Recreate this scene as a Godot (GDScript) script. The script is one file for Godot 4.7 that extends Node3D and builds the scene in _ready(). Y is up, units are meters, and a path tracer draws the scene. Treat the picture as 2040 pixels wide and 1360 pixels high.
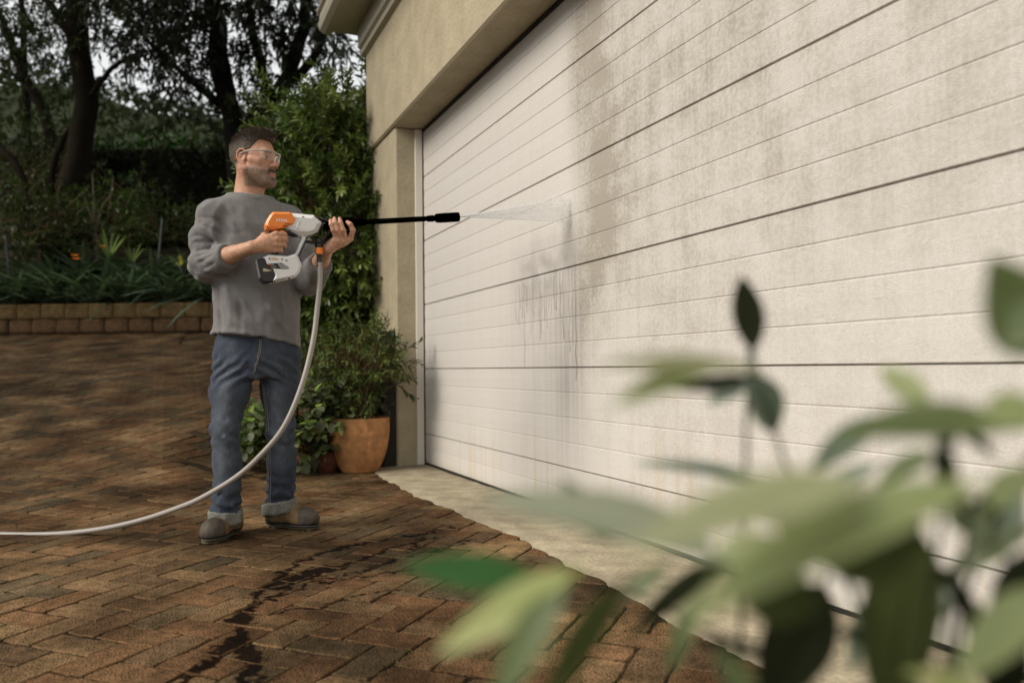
extends Node3D
# Courtyard in front of a garage: brick drive, sectional door, man with a pressure washer, garden behind.

const CAM := Vector3(-1.80, 0.736, 5.845)
const FWD := Vector3(0.397148, 0.0, -0.917755)     # level viewing direction
const RGT := Vector3(0.917755, 0.0, 0.397148)
const MAN := Vector3(-1.4252, 0.0, 2.1064)         # ground point between the boots

var rng := RandomNumberGenerator.new()
var M := {}
var used := {}

func _ready() -> void:
	rng.seed = 4711
	# ---- camera
	var cam := Camera3D.new()
	cam.name = "camera"
	cam.fov = 46.39
	cam.near = 0.05
	cam.far = 400.0
	add_child(cam)
	cam.transform = Transform3D(Basis(Vector3(0.917842, -0.011494, 0.396779), Vector3(-0.002351, 0.999406, 0.034389), Vector3(-0.396938, -0.032497, 0.917270)), CAM)
	var lens := CameraAttributesPhysical.new()
	lens.frustum_focal_length = 28.0
	lens.frustum_focus_distance = 3.15
	lens.frustum_near = 0.05
	lens.frustum_far = 400.0
	lens.exposure_aperture = 2.1
	cam.attributes = lens
	cam.fov = 46.39
	cam.current = true
	# ---- sky, air and exposure
	var env := Environment.new()
	env.background_mode = Environment.BG_SKY
	var sm := ProceduralSkyMaterial.new()
	sm.sky_top_color = Color(0.70, 0.71, 0.72)
	sm.sky_horizon_color = Color(0.86, 0.86, 0.84)
	sm.sky_curve = 0.2
	sm.ground_bottom_color = Color(0.12, 0.11, 0.09)
	sm.ground_horizon_color = Color(0.35, 0.35, 0.33)
	sm.sun_angle_max = 30.0
	sm.energy_multiplier = SKY_ENERGY
	var sky := Sky.new()
	sky.sky_material = sm
	env.sky = sky
	env.tonemap_mode = Environment.TONE_MAPPER_LINEAR
	env.tonemap_exposure = EXPOSURE
	env.sdfgi_enabled = true
	env.ssao_enabled = true
	env.ssil_enabled = true
	var we := WorldEnvironment.new()
	we.name = "world_environment"
	we.environment = env
	add_child(we)
	var sun := DirectionalLight3D.new()
	sun.name = "sun"
	sun.light_color = Color(1.0, 0.96, 0.91)
	sun.light_energy = 0.5
	sun.light_angular_distance = 36.0
	sun.shadow_enabled = true
	sun.sky_mode = DirectionalLight3D.SKY_MODE_LIGHT_ONLY
	add_child(sun)
	sun.look_at_from_position(Vector3(-8.0, 5.9, 0.6), Vector3.ZERO)
	# ---- the place, then the things in it
	make_materials()
	build_ground()
	build_garage()
	build_garden()
	build_pots()
	build_person()
	build_washer()
	build_near_shrub()

const SKY_ENERGY := 0.70
const EXPOSURE := 2.4

# ------------------------------------------------------------------ helpers
func tag(o: Node, label := "", category := "", group := "", kind := "") -> void:
	if label != "": o.set_meta("label", label)
	if category != "": o.set_meta("category", category)
	if group != "": o.set_meta("group", group)
	if kind != "": o.set_meta("kind", kind)

func called(n: String, parent: Node) -> String:
	var k := str(parent.get_instance_id()) + n
	used[k] = used.get(k, -1) + 1
	return n if used[k] == 0 else "%s_%03d" % [n, used[k]]

func thing(n: String, at: Vector3, label: String, category: String, group := "", turn := 0.0) -> Node3D:
	var o := Node3D.new()
	o.name = called(n, self)
	add_child(o, true)
	o.position = at
	o.rotation.y = turn
	tag(o, label, category, group)
	return o

func put(n: String, mesh: Mesh, mat: Material, parent: Node = null, xf := Transform3D()) -> MeshInstance3D:
	var p: Node = parent if parent else self
	var o := MeshInstance3D.new()
	o.name = called(n, p)
	o.mesh = mesh
	if mat: o.material_override = mat
	o.transform = xf
	p.add_child(o, true)
	return o

func put_many(n: String, mesh: Mesh, mat: Material, xfs: Array, cols: Array, parent: Node = null) -> MultiMeshInstance3D:
	var mm := MultiMesh.new()
	mm.transform_format = MultiMesh.TRANSFORM_3D
	mm.use_colors = cols.size() > 0
	mm.mesh = mesh
	mm.instance_count = xfs.size()
	for i in xfs.size():
		mm.set_instance_transform(i, xfs[i])
		if cols.size(): mm.set_instance_color(i, cols[i])
	var p: Node = parent if parent else self
	var o := MultiMeshInstance3D.new()
	o.name = called(n, p)
	o.multimesh = mm
	o.material_override = mat
	p.add_child(o, true)
	return o

func srgb(r: float, g: float, b: float) -> Color:
	return Color(r, g, b).linear_to_srgb()

func mat(col: Color, rough := 0.8, spec := 0.5, metal := 0.0) -> StandardMaterial3D:   # col is linear, real-world
	var m := StandardMaterial3D.new()
	m.albedo_color = col.linear_to_srgb()
	m.roughness = rough
	m.metallic_specular = spec
	m.metallic = metal
	return m

func noise(freq: float, octaves := 4, s := 1, type := FastNoiseLite.TYPE_SIMPLEX_SMOOTH) -> FastNoiseLite:
	var n := FastNoiseLite.new()
	n.seed = s
	n.noise_type = type
	n.frequency = freq
	n.fractal_octaves = octaves
	return n

func noise_bytes(w: int, h: int, freq: float, octaves: int, s: int, type := FastNoiseLite.TYPE_SIMPLEX_SMOOTH, seamless := true) -> PackedByteArray:
	var n := noise(freq, octaves, s, type)
	var im := n.get_seamless_image(w, h, false, false, 0.12) if seamless else n.get_image(w, h)
	im.convert(Image.FORMAT_L8)
	return im.get_data()

func grey_tex(d: PackedByteArray, w: int, h: int) -> ImageTexture:
	return ImageTexture.create_from_image(Image.create_from_data(w, h, false, Image.FORMAT_L8, d))

func mesh_from(v: PackedVector3Array, nn: PackedVector3Array, idx: PackedInt32Array, uv := PackedVector2Array(), col := PackedColorArray(), uv2 := PackedVector2Array()) -> ArrayMesh:
	var a := []
	a.resize(Mesh.ARRAY_MAX)
	a[Mesh.ARRAY_VERTEX] = v
	a[Mesh.ARRAY_NORMAL] = nn
	a[Mesh.ARRAY_INDEX] = idx
	if uv.size(): a[Mesh.ARRAY_TEX_UV] = uv
	if uv2.size(): a[Mesh.ARRAY_TEX_UV2] = uv2
	if col.size(): a[Mesh.ARRAY_COLOR] = col
	var m := ArrayMesh.new()
	m.add_surface_from_arrays(Mesh.PRIMITIVE_TRIANGLES, a)
	return m

func smooth_normals(v: PackedVector3Array, idx: PackedInt32Array) -> PackedVector3Array:
	var n := PackedVector3Array()
	n.resize(v.size())
	for i in range(0, idx.size(), 3):
		var a := idx[i]
		var b := idx[i + 1]
		var c := idx[i + 2]
		var f := (v[c] - v[a]).cross(v[b] - v[a])
		n[a] += f
		n[b] += f
		n[c] += f
	for i in n.size(): n[i] = n[i].normalized()
	return n

# flat-shaded collector
class Solid:
	var v := PackedVector3Array()
	var n := PackedVector3Array()
	var c := PackedColorArray()
	var idx := PackedInt32Array()
	var xf := Transform3D()
	var col := Color(1, 1, 1)
	func tri(a: Vector3, b: Vector3, d: Vector3) -> void:
		var f := (d - a).cross(b - a)
		if f.length_squared() < 1e-16: return
		f = f.normalized()
		var k := v.size()
		for p in [a, b, d]:
			v.append(xf * p)
			n.append((xf.basis * f).normalized())
			c.append(col)
		idx.append(k); idx.append(k + 1); idx.append(k + 2)
	func quad(a: Vector3, b: Vector3, d: Vector3, e: Vector3) -> void:
		tri(a, b, d)
		tri(a, d, e)
	func smooth_tri(a: Vector3, b: Vector3, d: Vector3, na: Vector3, nb: Vector3, nd: Vector3) -> void:
		var k := v.size()
		v.append(xf * a); v.append(xf * b); v.append(xf * d)
		n.append((xf.basis * na).normalized()); n.append((xf.basis * nb).normalized()); n.append((xf.basis * nd).normalized())
		for i in 3: c.append(col)
		idx.append(k); idx.append(k + 1); idx.append(k + 2)
	func box(lo: Vector3, hi: Vector3, bev := 0.0) -> void:
		var ce := (lo + hi) / 2.0
		var h := (hi - lo) / 2.0
		var q := h - Vector3(bev, bev, bev)
		if bev <= 0.0: q = h
		for ax in 3:
			var u := (ax + 1) % 3
			var w := (ax + 2) % 3
			for s in [-1.0, 1.0]:
				var pts := []
				for k in [[-1.0, -1.0], [1.0, -1.0], [1.0, 1.0], [-1.0, 1.0]]:
					var p := Vector3()
					p[ax] = s * h[ax]
					p[u] = k[0] * q[u]
					p[w] = k[1] * q[w]
					pts.append(ce + p)
				if s > 0: quad(pts[0], pts[3], pts[2], pts[1])
				else: quad(pts[0], pts[1], pts[2], pts[3])
		if bev <= 0.0: return
		for ax in 3:                       # edges running along ax
			var u := (ax + 1) % 3
			var w := (ax + 2) % 3
			for su in [-1.0, 1.0]:
				for sw in [-1.0, 1.0]:
					var a := Vector3(); a[ax] = -q[ax]; a[u] = su * h[u]; a[w] = sw * q[w]
					var b := a; b[ax] = q[ax]
					var d := Vector3(); d[ax] = q[ax]; d[u] = su * q[u]; d[w] = sw * h[w]
					var e := d; e[ax] = -q[ax]
					if su * sw > 0: quad(ce + a, ce + e, ce + d, ce + b)
					else: quad(ce + a, ce + b, ce + d, ce + e)
		for sx in [-1.0, 1.0]:
			for sy in [-1.0, 1.0]:
				for sz in [-1.0, 1.0]:
					var a := ce + Vector3(sx * h.x, sy * q.y, sz * q.z)
					var b := ce + Vector3(sx * q.x, sy * h.y, sz * q.z)
					var d := ce + Vector3(sx * q.x, sy * q.y, sz * h.z)
					if sx * sy * sz > 0: tri(a, d, b)
					else: tri(a, b, d)
	# tube along a path with radii
	func tube(path: Array, rad: Array, sides := 10, caps := true) -> void:
		var rings := []
		var up := Vector3(0.13, 0.98, 0.11)
		var m := path.size()
		for i in m:
			var t: Vector3 = (path[mini(i + 1, m - 1)] - path[maxi(i - 1, 0)]).normalized()
			if absf(t.dot(up)) > 0.95: up = Vector3(0.9, 0.1, 0.42)
			var s := t.cross(up).normalized()
			var w := s.cross(t).normalized()
			up = w
			var ring := []
			for k in sides:
				var an := TAU * k / sides
				ring.append(s * cos(an) + w * sin(an))
			rings.append(ring)
		for i in m - 1:
			for k in sides:
				var k2 := (k + 1) % sides
				var n0: Vector3 = rings[i][k]
				var n1: Vector3 = rings[i][k2]
				var n2: Vector3 = rings[i + 1][k2]
				var n3: Vector3 = rings[i + 1][k]
				var p0: Vector3 = path[i] + n0 * rad[i]
				var p1: Vector3 = path[i] + n1 * rad[i]
				var p2: Vector3 = path[i + 1] + n2 * rad[i + 1]
				var p3: Vector3 = path[i + 1] + n3 * rad[i + 1]
				smooth_tri(p0, p1, p2, n0, n1, n2)
				smooth_tri(p0, p2, p3, n0, n2, n3)
		if caps:
			for e in [0, m - 1]:
				for k in sides:
					var k2 := (k + 1) % sides
					var a: Vector3 = path[e] + rings[e][k] * rad[e]
					var b: Vector3 = path[e] + rings[e][k2] * rad[e]
					if e == 0: tri(path[e], b, a)
					else: tri(path[e], a, b)
	# lathe round the y axis: profile of (radius, height)
	func lathe(prof: Array, sides := 32) -> void:
		for i in prof.size() - 1:
			var a: Vector2 = prof[i]
			var b: Vector2 = prof[i + 1]
			var e := (b - a).normalized()
			var nn := Vector2(e.y, -e.x)
			for k in sides:
				var t0 := TAU * k / sides
				var t1 := TAU * (k + 1) / sides
				var d0 := Vector3(cos(t0), 0, sin(t0))
				var d1 := Vector3(cos(t1), 0, sin(t1))
				var n0 := d0 * nn.x + Vector3(0, nn.y, 0)
				var n1 := d1 * nn.x + Vector3(0, nn.y, 0)
				var p0 := d0 * a.x + Vector3(0, a.y, 0)
				var p1 := d1 * a.x + Vector3(0, a.y, 0)
				var p2 := d1 * b.x + Vector3(0, b.y, 0)
				var p3 := d0 * b.x + Vector3(0, b.y, 0)
				smooth_tri(p0, p1, p2, n0, n1, n1)
				smooth_tri(p0, p2, p3, n0, n1, n0)
	# outline in the xy plane given thickness along z, with bevelled rims
	func slab(poly: PackedVector2Array, z0: float, z1: float, bev := 0.004) -> void:
		var pts := poly
		if Geometry2D.is_polygon_clockwise(pts):
			pts = pts.duplicate()
			pts.reverse()
		var m := pts.size()
		var inn := PackedVector2Array()
		for i in m:
			var e0 := (pts[i] - pts[(i + m - 1) % m]).normalized()
			var e1 := (pts[(i + 1) % m] - pts[i]).normalized()
			var n0 := Vector2(-e0.y, e0.x)
			var n1 := Vector2(-e1.y, e1.x)
			var b := n0 + n1
			var l := b.length_squared()
			b = b * (2.0 / l) if l > 0.4 else b.normalized() * 1.5
			inn.append(pts[i] + b * bev)
		for i in m:
			var j := (i + 1) % m
			var a := Vector3(pts[i].x, pts[i].y, z0 + bev)
			var b := Vector3(pts[j].x, pts[j].y, z0 + bev)
			var d := Vector3(pts[j].x, pts[j].y, z1 - bev)
			var e := Vector3(pts[i].x, pts[i].y, z1 - bev)
			quad(a, e, d, b)
			var f := Vector3(inn[i].x, inn[i].y, z1)
			var g := Vector3(inn[j].x, inn[j].y, z1)
			quad(e, f, g, d)
			f.z = z0
			g.z = z0
			quad(a, b, g, f)
		var t := Geometry2D.triangulate_polygon(inn)
		for i in range(0, t.size(), 3):
			var p := [inn[t[i]], inn[t[i + 1]], inn[t[i + 2]]]
			if (p[1] - p[0]).cross(p[2] - p[0]) < 0: p = [p[0], p[2], p[1]]
			tri(Vector3(p[0].x, p[0].y, z1), Vector3(p[2].x, p[2].y, z1), Vector3(p[1].x, p[1].y, z1))
			tri(Vector3(p[0].x, p[0].y, z0), Vector3(p[1].x, p[1].y, z0), Vector3(p[2].x, p[2].y, z0))
	func mesh() -> ArrayMesh:
		var a := []
		a.resize(Mesh.ARRAY_MAX)
		a[Mesh.ARRAY_VERTEX] = v
		a[Mesh.ARRAY_NORMAL] = n
		a[Mesh.ARRAY_COLOR] = c
		a[Mesh.ARRAY_INDEX] = idx
		var m := ArrayMesh.new()
		m.add_surface_from_arrays(Mesh.PRIMITIVE_TRIANGLES, a)
		return m

# leaf along +z, width across x, face up (+y): drawn as strips, folded along the midrib and drooping
func leaf_mesh(length: float, width: float, droop: float, fold: float, steps := 4, widest := 0.45, point := 1.0) -> ArrayMesh:
	var v := PackedVector3Array()
	var idx := PackedInt32Array()
	var uv := PackedVector2Array()
	for i in steps + 1:
		var t := float(i) / steps
		var w := width * 0.5 * pow(sin(PI * pow(t, log(0.5) / log(widest))), 0.85 * point) if i > 0 and i < steps else width * 0.02
		var y := -droop * length * t * t
		v.append(Vector3(-w, y + fold * w, length * t))
		v.append(Vector3(0, y, length * t))
		v.append(Vector3(w, y + fold * w, length * t))
		for k in 3: uv.append(Vector2(k * 0.5, t))
		if i > 0:
			var b := (i - 1) * 3
			for k in 2:
				idx.append_array(PackedInt32Array([b + k, b + k + 3, b + k + 1, b + k + 1, b + k + 3, b + k + 4]))
	return mesh_from(v, smooth_normals(v, idx), idx, uv)

func aim(from: Vector3, dir: Vector3, roll := 0.0, size := 1.0) -> Transform3D:   # leaf +z along dir
	var z := dir.normalized()
	var up := Vector3.UP if absf(z.y) < 0.97 else Vector3.RIGHT
	var x := up.cross(z).normalized()
	var y := z.cross(x)
	var b := Basis(x, y, z) * Basis(Vector3(0, 0, 1), roll)
	return Transform3D(b.scaled_local(Vector3(size, size, size)), from)

func rnd(a: float, b: float) -> float:
	return rng.randf_range(a, b)

func rdir() -> Vector3:
	while true:
		var p := Vector3(rnd(-1, 1), rnd(-1, 1), rnd(-1, 1))
		var l := p.length_squared()
		if l < 1.0 and l > 0.01: return p / sqrt(l)
	return Vector3.UP

func arc(pts: Array, n: int) -> Array:      # smooth path through points
	var c := Curve3D.new()
	for i in pts.size():
		var t: Vector3 = (pts[mini(i + 1, pts.size() - 1)] - pts[maxi(i - 1, 0)]) / 6.0
		c.add_point(pts[i], -t, t)
	var out := []
	var l := c.get_baked_length()
	for i in n + 1: out.append(c.sample_baked(l * i / n, true))
	return out

func taper(a: float, b: float, n: int) -> Array:
	var out := []
	for i in n + 1: out.append(lerpf(a, b, float(i) / n))
	return out

func view_point(side: float, y: float, depth: float) -> Vector3:   # metres to the right of, and in front of, where one stands
	return Vector3(CAM.x, 0, CAM.z) + FWD * depth + RGT * side + Vector3(0, y, 0)

func depth_of(p: Vector3) -> float:
	return (p - CAM).dot(FWD)

func ground_y(x: float, z: float) -> float:
	var d := (x - CAM.x) * FWD.x + (z - CAM.z) * FWD.z
	var t := d - 4.7
	var rise := 0.182 * (0.5 * (t + sqrt(t * t + 0.8)))- 0.012
	var lo := lerpf(1.05, -0.9, clampf((d - 5.4) / 4.0, 0.0, 1.0))
	return maxf(0.0, rise) * smoothstep(lo, lo + 1.0, -x)

func in_parallel(work: Callable, n: int) -> void:
	var id := WorkerThreadPool.add_group_task(work, n)
	WorkerThreadPool.wait_for_group_task_completion(id)

# ------------------------------------------------------------------ materials
func make_materials() -> void:
	# fine mineral grain shared by bricks, concrete, plaster
	var n := 512
	var fine := noise_bytes(n, n, 0.09, 4, 11)
	var coarse := noise_bytes(n, n, 0.012, 4, 12)
	var hair := noise_bytes(n, n, 0.21, 2, 14)
	var cell := noise_bytes(n, n, 0.05, 2, 13, FastNoiseLite.TYPE_CELLULAR)
	# brick face: grain, pits and pale dust
	var bi := PackedByteArray()
	var bh := PackedByteArray()
	bi.resize(n * n * 3)
	bh.resize(n * n)
	var r2 := RandomNumberGenerator.new()
	r2.seed = 5
	for i in n * n:
		var f := fine[i] / 255.0
		var c := coarse[i] / 255.0
		var h2 := hair[i] / 255.0
		var pit := clampf((0.40 - f) * 8.0, 0.0, 1.0) * (0.5 + h2) + clampf((0.33 - h2) * 9.0, 0.0, 1.0) * 0.7
		var dust := clampf((f - 0.62) * 3.0, 0.0, 1.0) * c
		var g := 0.86 + 0.30 * (c - 0.5) + 0.40 * (f - 0.5) - 0.55 * minf(pit, 1.2) + 0.20 * dust + r2.randf_range(-0.09, 0.09)
		bi[i * 3] = int(clampf(g, 0, 1) * 255)
		bi[i * 3 + 1] = int(clampf(g * (1.0 - 0.05 * (c - 0.5)), 0, 1) * 255)
		bi[i * 3 + 2] = int(clampf(g * (1.0 + 0.10 * dust), 0, 1) * 255)
		bh[i] = int(clampf(0.55 + 0.5 * (f - 0.5) - 0.45 * minf(pit, 1.0) + 0.2 * (cell[i] / 255.0 - 0.5), 0, 1) * 255)
	var brick_tex := ImageTexture.create_from_image(Image.create_from_data(n, n, false, Image.FORMAT_RGB8, bi))
	var brick_h := grey_tex(bh, n, n)
	# water trail and moss on the paving: one sheet over the drive, laid over the bricks by a world mapping
	var wet := wet_texture()
	var tones := [Color(0.537, 0.307, 0.148), Color(0.563, 0.340, 0.166), Color(0.487, 0.270, 0.130), Color(0.603, 0.380, 0.190), Color(0.393, 0.249, 0.130), Color(0.454, 0.311, 0.162), Color(0.655, 0.420, 0.210), Color(0.338, 0.243, 0.135), Color(0.523, 0.328, 0.156), Color(0.464, 0.258, 0.123)]
	for k in tones.size() + 1:
		var m := mat(tones[k] if k < tones.size() else Color(1, 1, 1), 0.9, 0.16)
		m.albedo_texture = brick_tex
		m.uv1_triplanar = true
		m.uv1_world_triplanar = true
		m.uv1_scale = Vector3(3.1, 3.1, 3.1)
		m.heightmap_enabled = true
		m.heightmap_texture = brick_h
		m.heightmap_scale = 0.25
		m.detail_enabled = true
		m.detail_blend_mode = BaseMaterial3D.BLEND_MODE_MUL
		m.detail_albedo = wet
		m.detail_uv_layer = BaseMaterial3D.DETAIL_UV_2
		m.uv2_triplanar = true
		m.uv2_world_triplanar = true
		m.uv2_scale = Vector3(0.1, 0.1, 0.1)
		m.uv2_offset = Vector3(0.5, 0.0, 0.0)
		if k == tones.size():
			m.vertex_color_use_as_albedo = true
			M["brick_far"] = m
		else: M["brick%d" % k] = m
	M["n_brick"] = tones.size()
	# sandy joint filling
	var jm := mat(Color(0.13, 0.09, 0.045), 0.95, 0.2)
	jm.albedo_texture = brick_tex
	jm.uv1_triplanar = true
	jm.uv1_world_triplanar = true
	jm.uv1_scale = Vector3(2.3, 2.3, 2.3)
	jm.heightmap_enabled = true
	jm.heightmap_texture = brick_h
	jm.heightmap_scale = 0.8
	jm.detail_enabled = true
	jm.detail_blend_mode = BaseMaterial3D.BLEND_MODE_MUL
	jm.detail_albedo = wet
	jm.detail_uv_layer = BaseMaterial3D.DETAIL_UV_2
	jm.uv2_triplanar = true
	jm.uv2_world_triplanar = true
	jm.uv2_scale = Vector3(0.1, 0.1, 0.1)
	jm.uv2_offset = Vector3(0.5, 0.0, 0.0)
	M["joint"] = jm
	# concrete
	var ci := PackedByteArray()
	ci.resize(n * n * 3)
	for i in n * n:
		var g := 0.90 + 0.26 * (coarse[i] / 255.0 - 0.5) + 0.16 * (fine[i] / 255.0 - 0.5) + r2.randf_range(-0.03, 0.03)
		var w := coarse[(i * 7 + 91) % (n * n)] / 255.0
		ci[i * 3] = int(clampf(g, 0, 1) * 255)
		ci[i * 3 + 1] = int(clampf(g * 0.985, 0, 1) * 255)
		ci[i * 3 + 2] = int(clampf(g * (0.93 + 0.05 * w * 0.0), 0, 1) * 255)
	var con_tex := ImageTexture.create_from_image(Image.create_from_data(n, n, false, Image.FORMAT_RGB8, ci))
	var cm := mat(Color(0.435, 0.388, 0.305), 0.85, 0.35)
	cm.albedo_texture = con_tex
	cm.uv1_triplanar = true
	cm.uv1_world_triplanar = true
	cm.uv1_scale = Vector3(0.9, 0.9, 0.9)
	cm.heightmap_enabled = true
	cm.heightmap_texture = grey_tex(fine, n, n)
	cm.heightmap_scale = 0.35
	M["concrete"] = cm
	# painted plaster: soft trowel marks
	var pm := mat(Color(0.575, 0.50, 0.365), 0.85, 0.3)
	pm.albedo_texture = plaster_texture(coarse, fine, n)
	pm.uv1_triplanar = true
	pm.uv1_world_triplanar = true
	pm.uv1_scale = Vector3(0.55, 0.55, 0.55)
	pm.heightmap_enabled = true
	pm.heightmap_texture = grey_tex(fine, n, n)
	pm.heightmap_scale = 0.255
	M["plaster"] = pm
	M["fascia"] = mat(Color(0.42, 0.38, 0.30), 0.6)
	M["frame_paint"] = mat(Color(0.70, 0.65, 0.57), 0.55)
	M["rubber"] = mat(Color(0.012, 0.012, 0.012), 0.7)
	M["painted_shade"] = mat(Color(0.022, 0.018, 0.013), 0.9)  # near-black tone that stands in for shade beside the pier
	M["fine_tex"] = grey_tex(fine, n, n)
	M["brick_tex"] = brick_tex
	M["brick_h"] = brick_h
	# retaining blocks
	var bm := mat(Color(0.42, 0.285, 0.125), 0.9, 0.25)
	bm.albedo_texture = brick_tex
	bm.uv1_triplanar = true
	bm.uv1_world_triplanar = true
	bm.uv1_scale = Vector3(1.7, 1.7, 1.7)
	bm.heightmap_enabled = true
	bm.heightmap_texture = brick_h
	bm.heightmap_scale = 0.6
	M["block"] = bm
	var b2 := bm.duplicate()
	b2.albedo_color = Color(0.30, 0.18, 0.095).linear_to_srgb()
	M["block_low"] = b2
	var so := mat(Color(0.03, 0.022, 0.014), 0.95, 0.2)
	M["soil"] = so
	# foliage
	M["leaf"] = leaf_mat(0.5, Color(0.10, 0.15, 0.03), 0.45)
	M["leaf_matt"] = leaf_mat(0.72, Color(0.06, 0.08, 0.02), 0.3)
	M["leaf_gloss"] = leaf_mat(0.36, Color(0.05, 0.07, 0.02), 0.5)
	var bark := mat(Color(0.035, 0.028, 0.019), 0.95, 0.2)
	bark.albedo_texture = brick_tex
	bark.uv1_triplanar = true
	bark.uv1_scale = Vector3(3, 0.9, 3)
	bark.heightmap_enabled = true
	bark.heightmap_texture = brick_h
	bark.heightmap_scale = 2.0
	M["bark"] = bark
	M["twig"] = mat(Color(0.14, 0.095, 0.045), 0.85, 0.3)
	M["green_stem"] = mat(Color(0.020, 0.026, 0.008), 0.8, 0.2)

func leaf_mat(rough: float, back: Color, spec: float) -> StandardMaterial3D:
	var m := mat(Color(1, 1, 1), rough, spec)
	m.vertex_color_use_as_albedo = true
	m.cull_mode = BaseMaterial3D.CULL_DISABLED
	m.backlight_enabled = true
	m.backlight = (back * 4.0).linear_to_srgb()
	return m

func plaster_texture(coarse: PackedByteArray, fine: PackedByteArray, n: int) -> ImageTexture:
	var d := PackedByteArray()
	d.resize(n * n * 3)
	for i in n * n:
		var y := i / n
		var x := i % n
		var streak := coarse[(x * 3 % n) + ((y / 6) % n) * n] / 255.0
		var g := 0.86 + 0.09 * (coarse[i] / 255.0 - 0.5) + 0.025 * (streak - 0.5) + 0.06 * (fine[i] / 255.0 - 0.5)
		d[i * 3] = int(clampf(g, 0, 1) * 255)
		d[i * 3 + 1] = int(clampf(g * 0.995, 0, 1) * 255)
		d[i * 3 + 2] = int(clampf(g * 0.97, 0, 1) * 255)
	return ImageTexture.create_from_image(Image.create_from_data(n, n, false, Image.FORMAT_RGB8, d))

# distance to a polyline in the plane
func near_path(p: Vector2, path: Array) -> float:
	var best := 1e9
	for i in path.size() - 1:
		var a: Vector2 = path[i]
		var ab: Vector2 = path[i + 1] - a
		var t := clampf((p - a).dot(ab) / ab.length_squared(), 0.0, 1.0)
		best = minf(best, (a + ab * t - p).length())
	return best

# ------------------------------------------------------------------ ground, drive, apron
func wet_texture() -> ImageTexture:
	var n := 2048
	var nz := noise(0.006, 4, 21)
	var im := nz.get_seamless_image(n, n, false, false, 0.1)
	im.adjust_bcs(1.0, 0.9, 1.0)
	im.convert(Image.FORMAT_RGB8)
	im.adjust_bcs(1.68, 0.42, 1.0)
	var trunk := [Vector2(-1.16, 2.78), Vector2(-1.28, 2.86), Vector2(-1.42, 2.93), Vector2(-1.495, 3.04), Vector2(-1.55, 3.19), Vector2(-1.61, 3.36), Vector2(-1.616, 3.55), Vector2(-1.60, 3.68), Vector2(-1.628, 3.86), Vector2(-1.65, 4.1)]
	var arms := [
		[Vector2(-0.70, 2.40), Vector2(-0.86, 2.43), Vector2(-0.951, 2.443), Vector2(-1.115, 2.502), Vector2(-1.28, 2.635), Vector2(-1.40, 2.80), Vector2(-1.46, 2.98)],
		[Vector2(-0.74, 2.50), Vector2(-0.912, 2.60), Vector2(-1.0, 2.66), Vector2(-1.154, 2.786), Vector2(-1.30, 2.92), Vector2(-1.46, 3.06)],
		[Vector2(-0.86, 3.02), Vector2(-1.02, 3.0), Vector2(-1.17, 3.02), Vector2(-1.341, 3.03), Vector2(-1.5, 3.16)],
		[Vector2(-1.1, 3.24), Vector2(-1.24, 3.24), Vector2(-1.398, 3.33), Vector2(-1.475, 3.30), Vector2(-1.58, 3.30)],
		[Vector2(-1.61, 3.50), Vector2(-1.668, 3.567), Vector2(-1.70, 3.66), Vector2(-1.76, 3.76)],
		[Vector2(-0.62, 2.62), Vector2(-0.80, 2.74), Vector2(-0.98, 2.80), Vector2(-1.16, 2.95), Vector2(-1.36, 2.98)],
		[Vector2(-0.55, 2.30), Vector2(-0.68, 2.36), Vector2(-0.8, 2.50), Vector2(-0.9, 2.72)]]
	var wid := [0.013, 0.015, 0.007, 0.007, 0.016, 0.009, 0.007]
	var wn := noise(9.0, 3, 22)
	var wn2 := noise(28.0, 2, 23)
	for row in range(450, 860):
		for cl in range(630, 930):
			var x := (cl + 0.5) / n * 10.0 - 5.0
			var z := (row + 0.5) / n * 10.0
			var p := Vector2(x + 0.032 * wn.get_noise_2d(x, z), z + 0.05 * wn.get_noise_2d(x + 7.0, z))
			# bricks guide the water along the joints of the bond
			var d := near_path(p, trunk) - (0.020 + 0.028 * wn.get_noise_2d(x * 0.5, z * 0.5 + 3.0))
			for k in arms.size(): d = minf(d, near_path(p, arms[k]) - wid[k])
			d += 0.014 * wn2.get_noise_2d(x, z)
			var w := clampf(0.5 - d / 0.008, 0.0, 1.0)
			var damp := clampf(0.5 - (d - 0.05) / 0.14, 0.0, 1.0)
			var f := (1.0 - 0.74 * w) * (1.0 - 0.20 * damp)
			if f < 0.995:
				var c := im.get_pixel(cl, row)
				im.set_pixel(cl, row, Color(c.r * f, c.g * f * (1.0 - 0.12 * w), c.b * f * (1.0 - 0.25 * w)))
	return ImageTexture.create_from_image(im)

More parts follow.
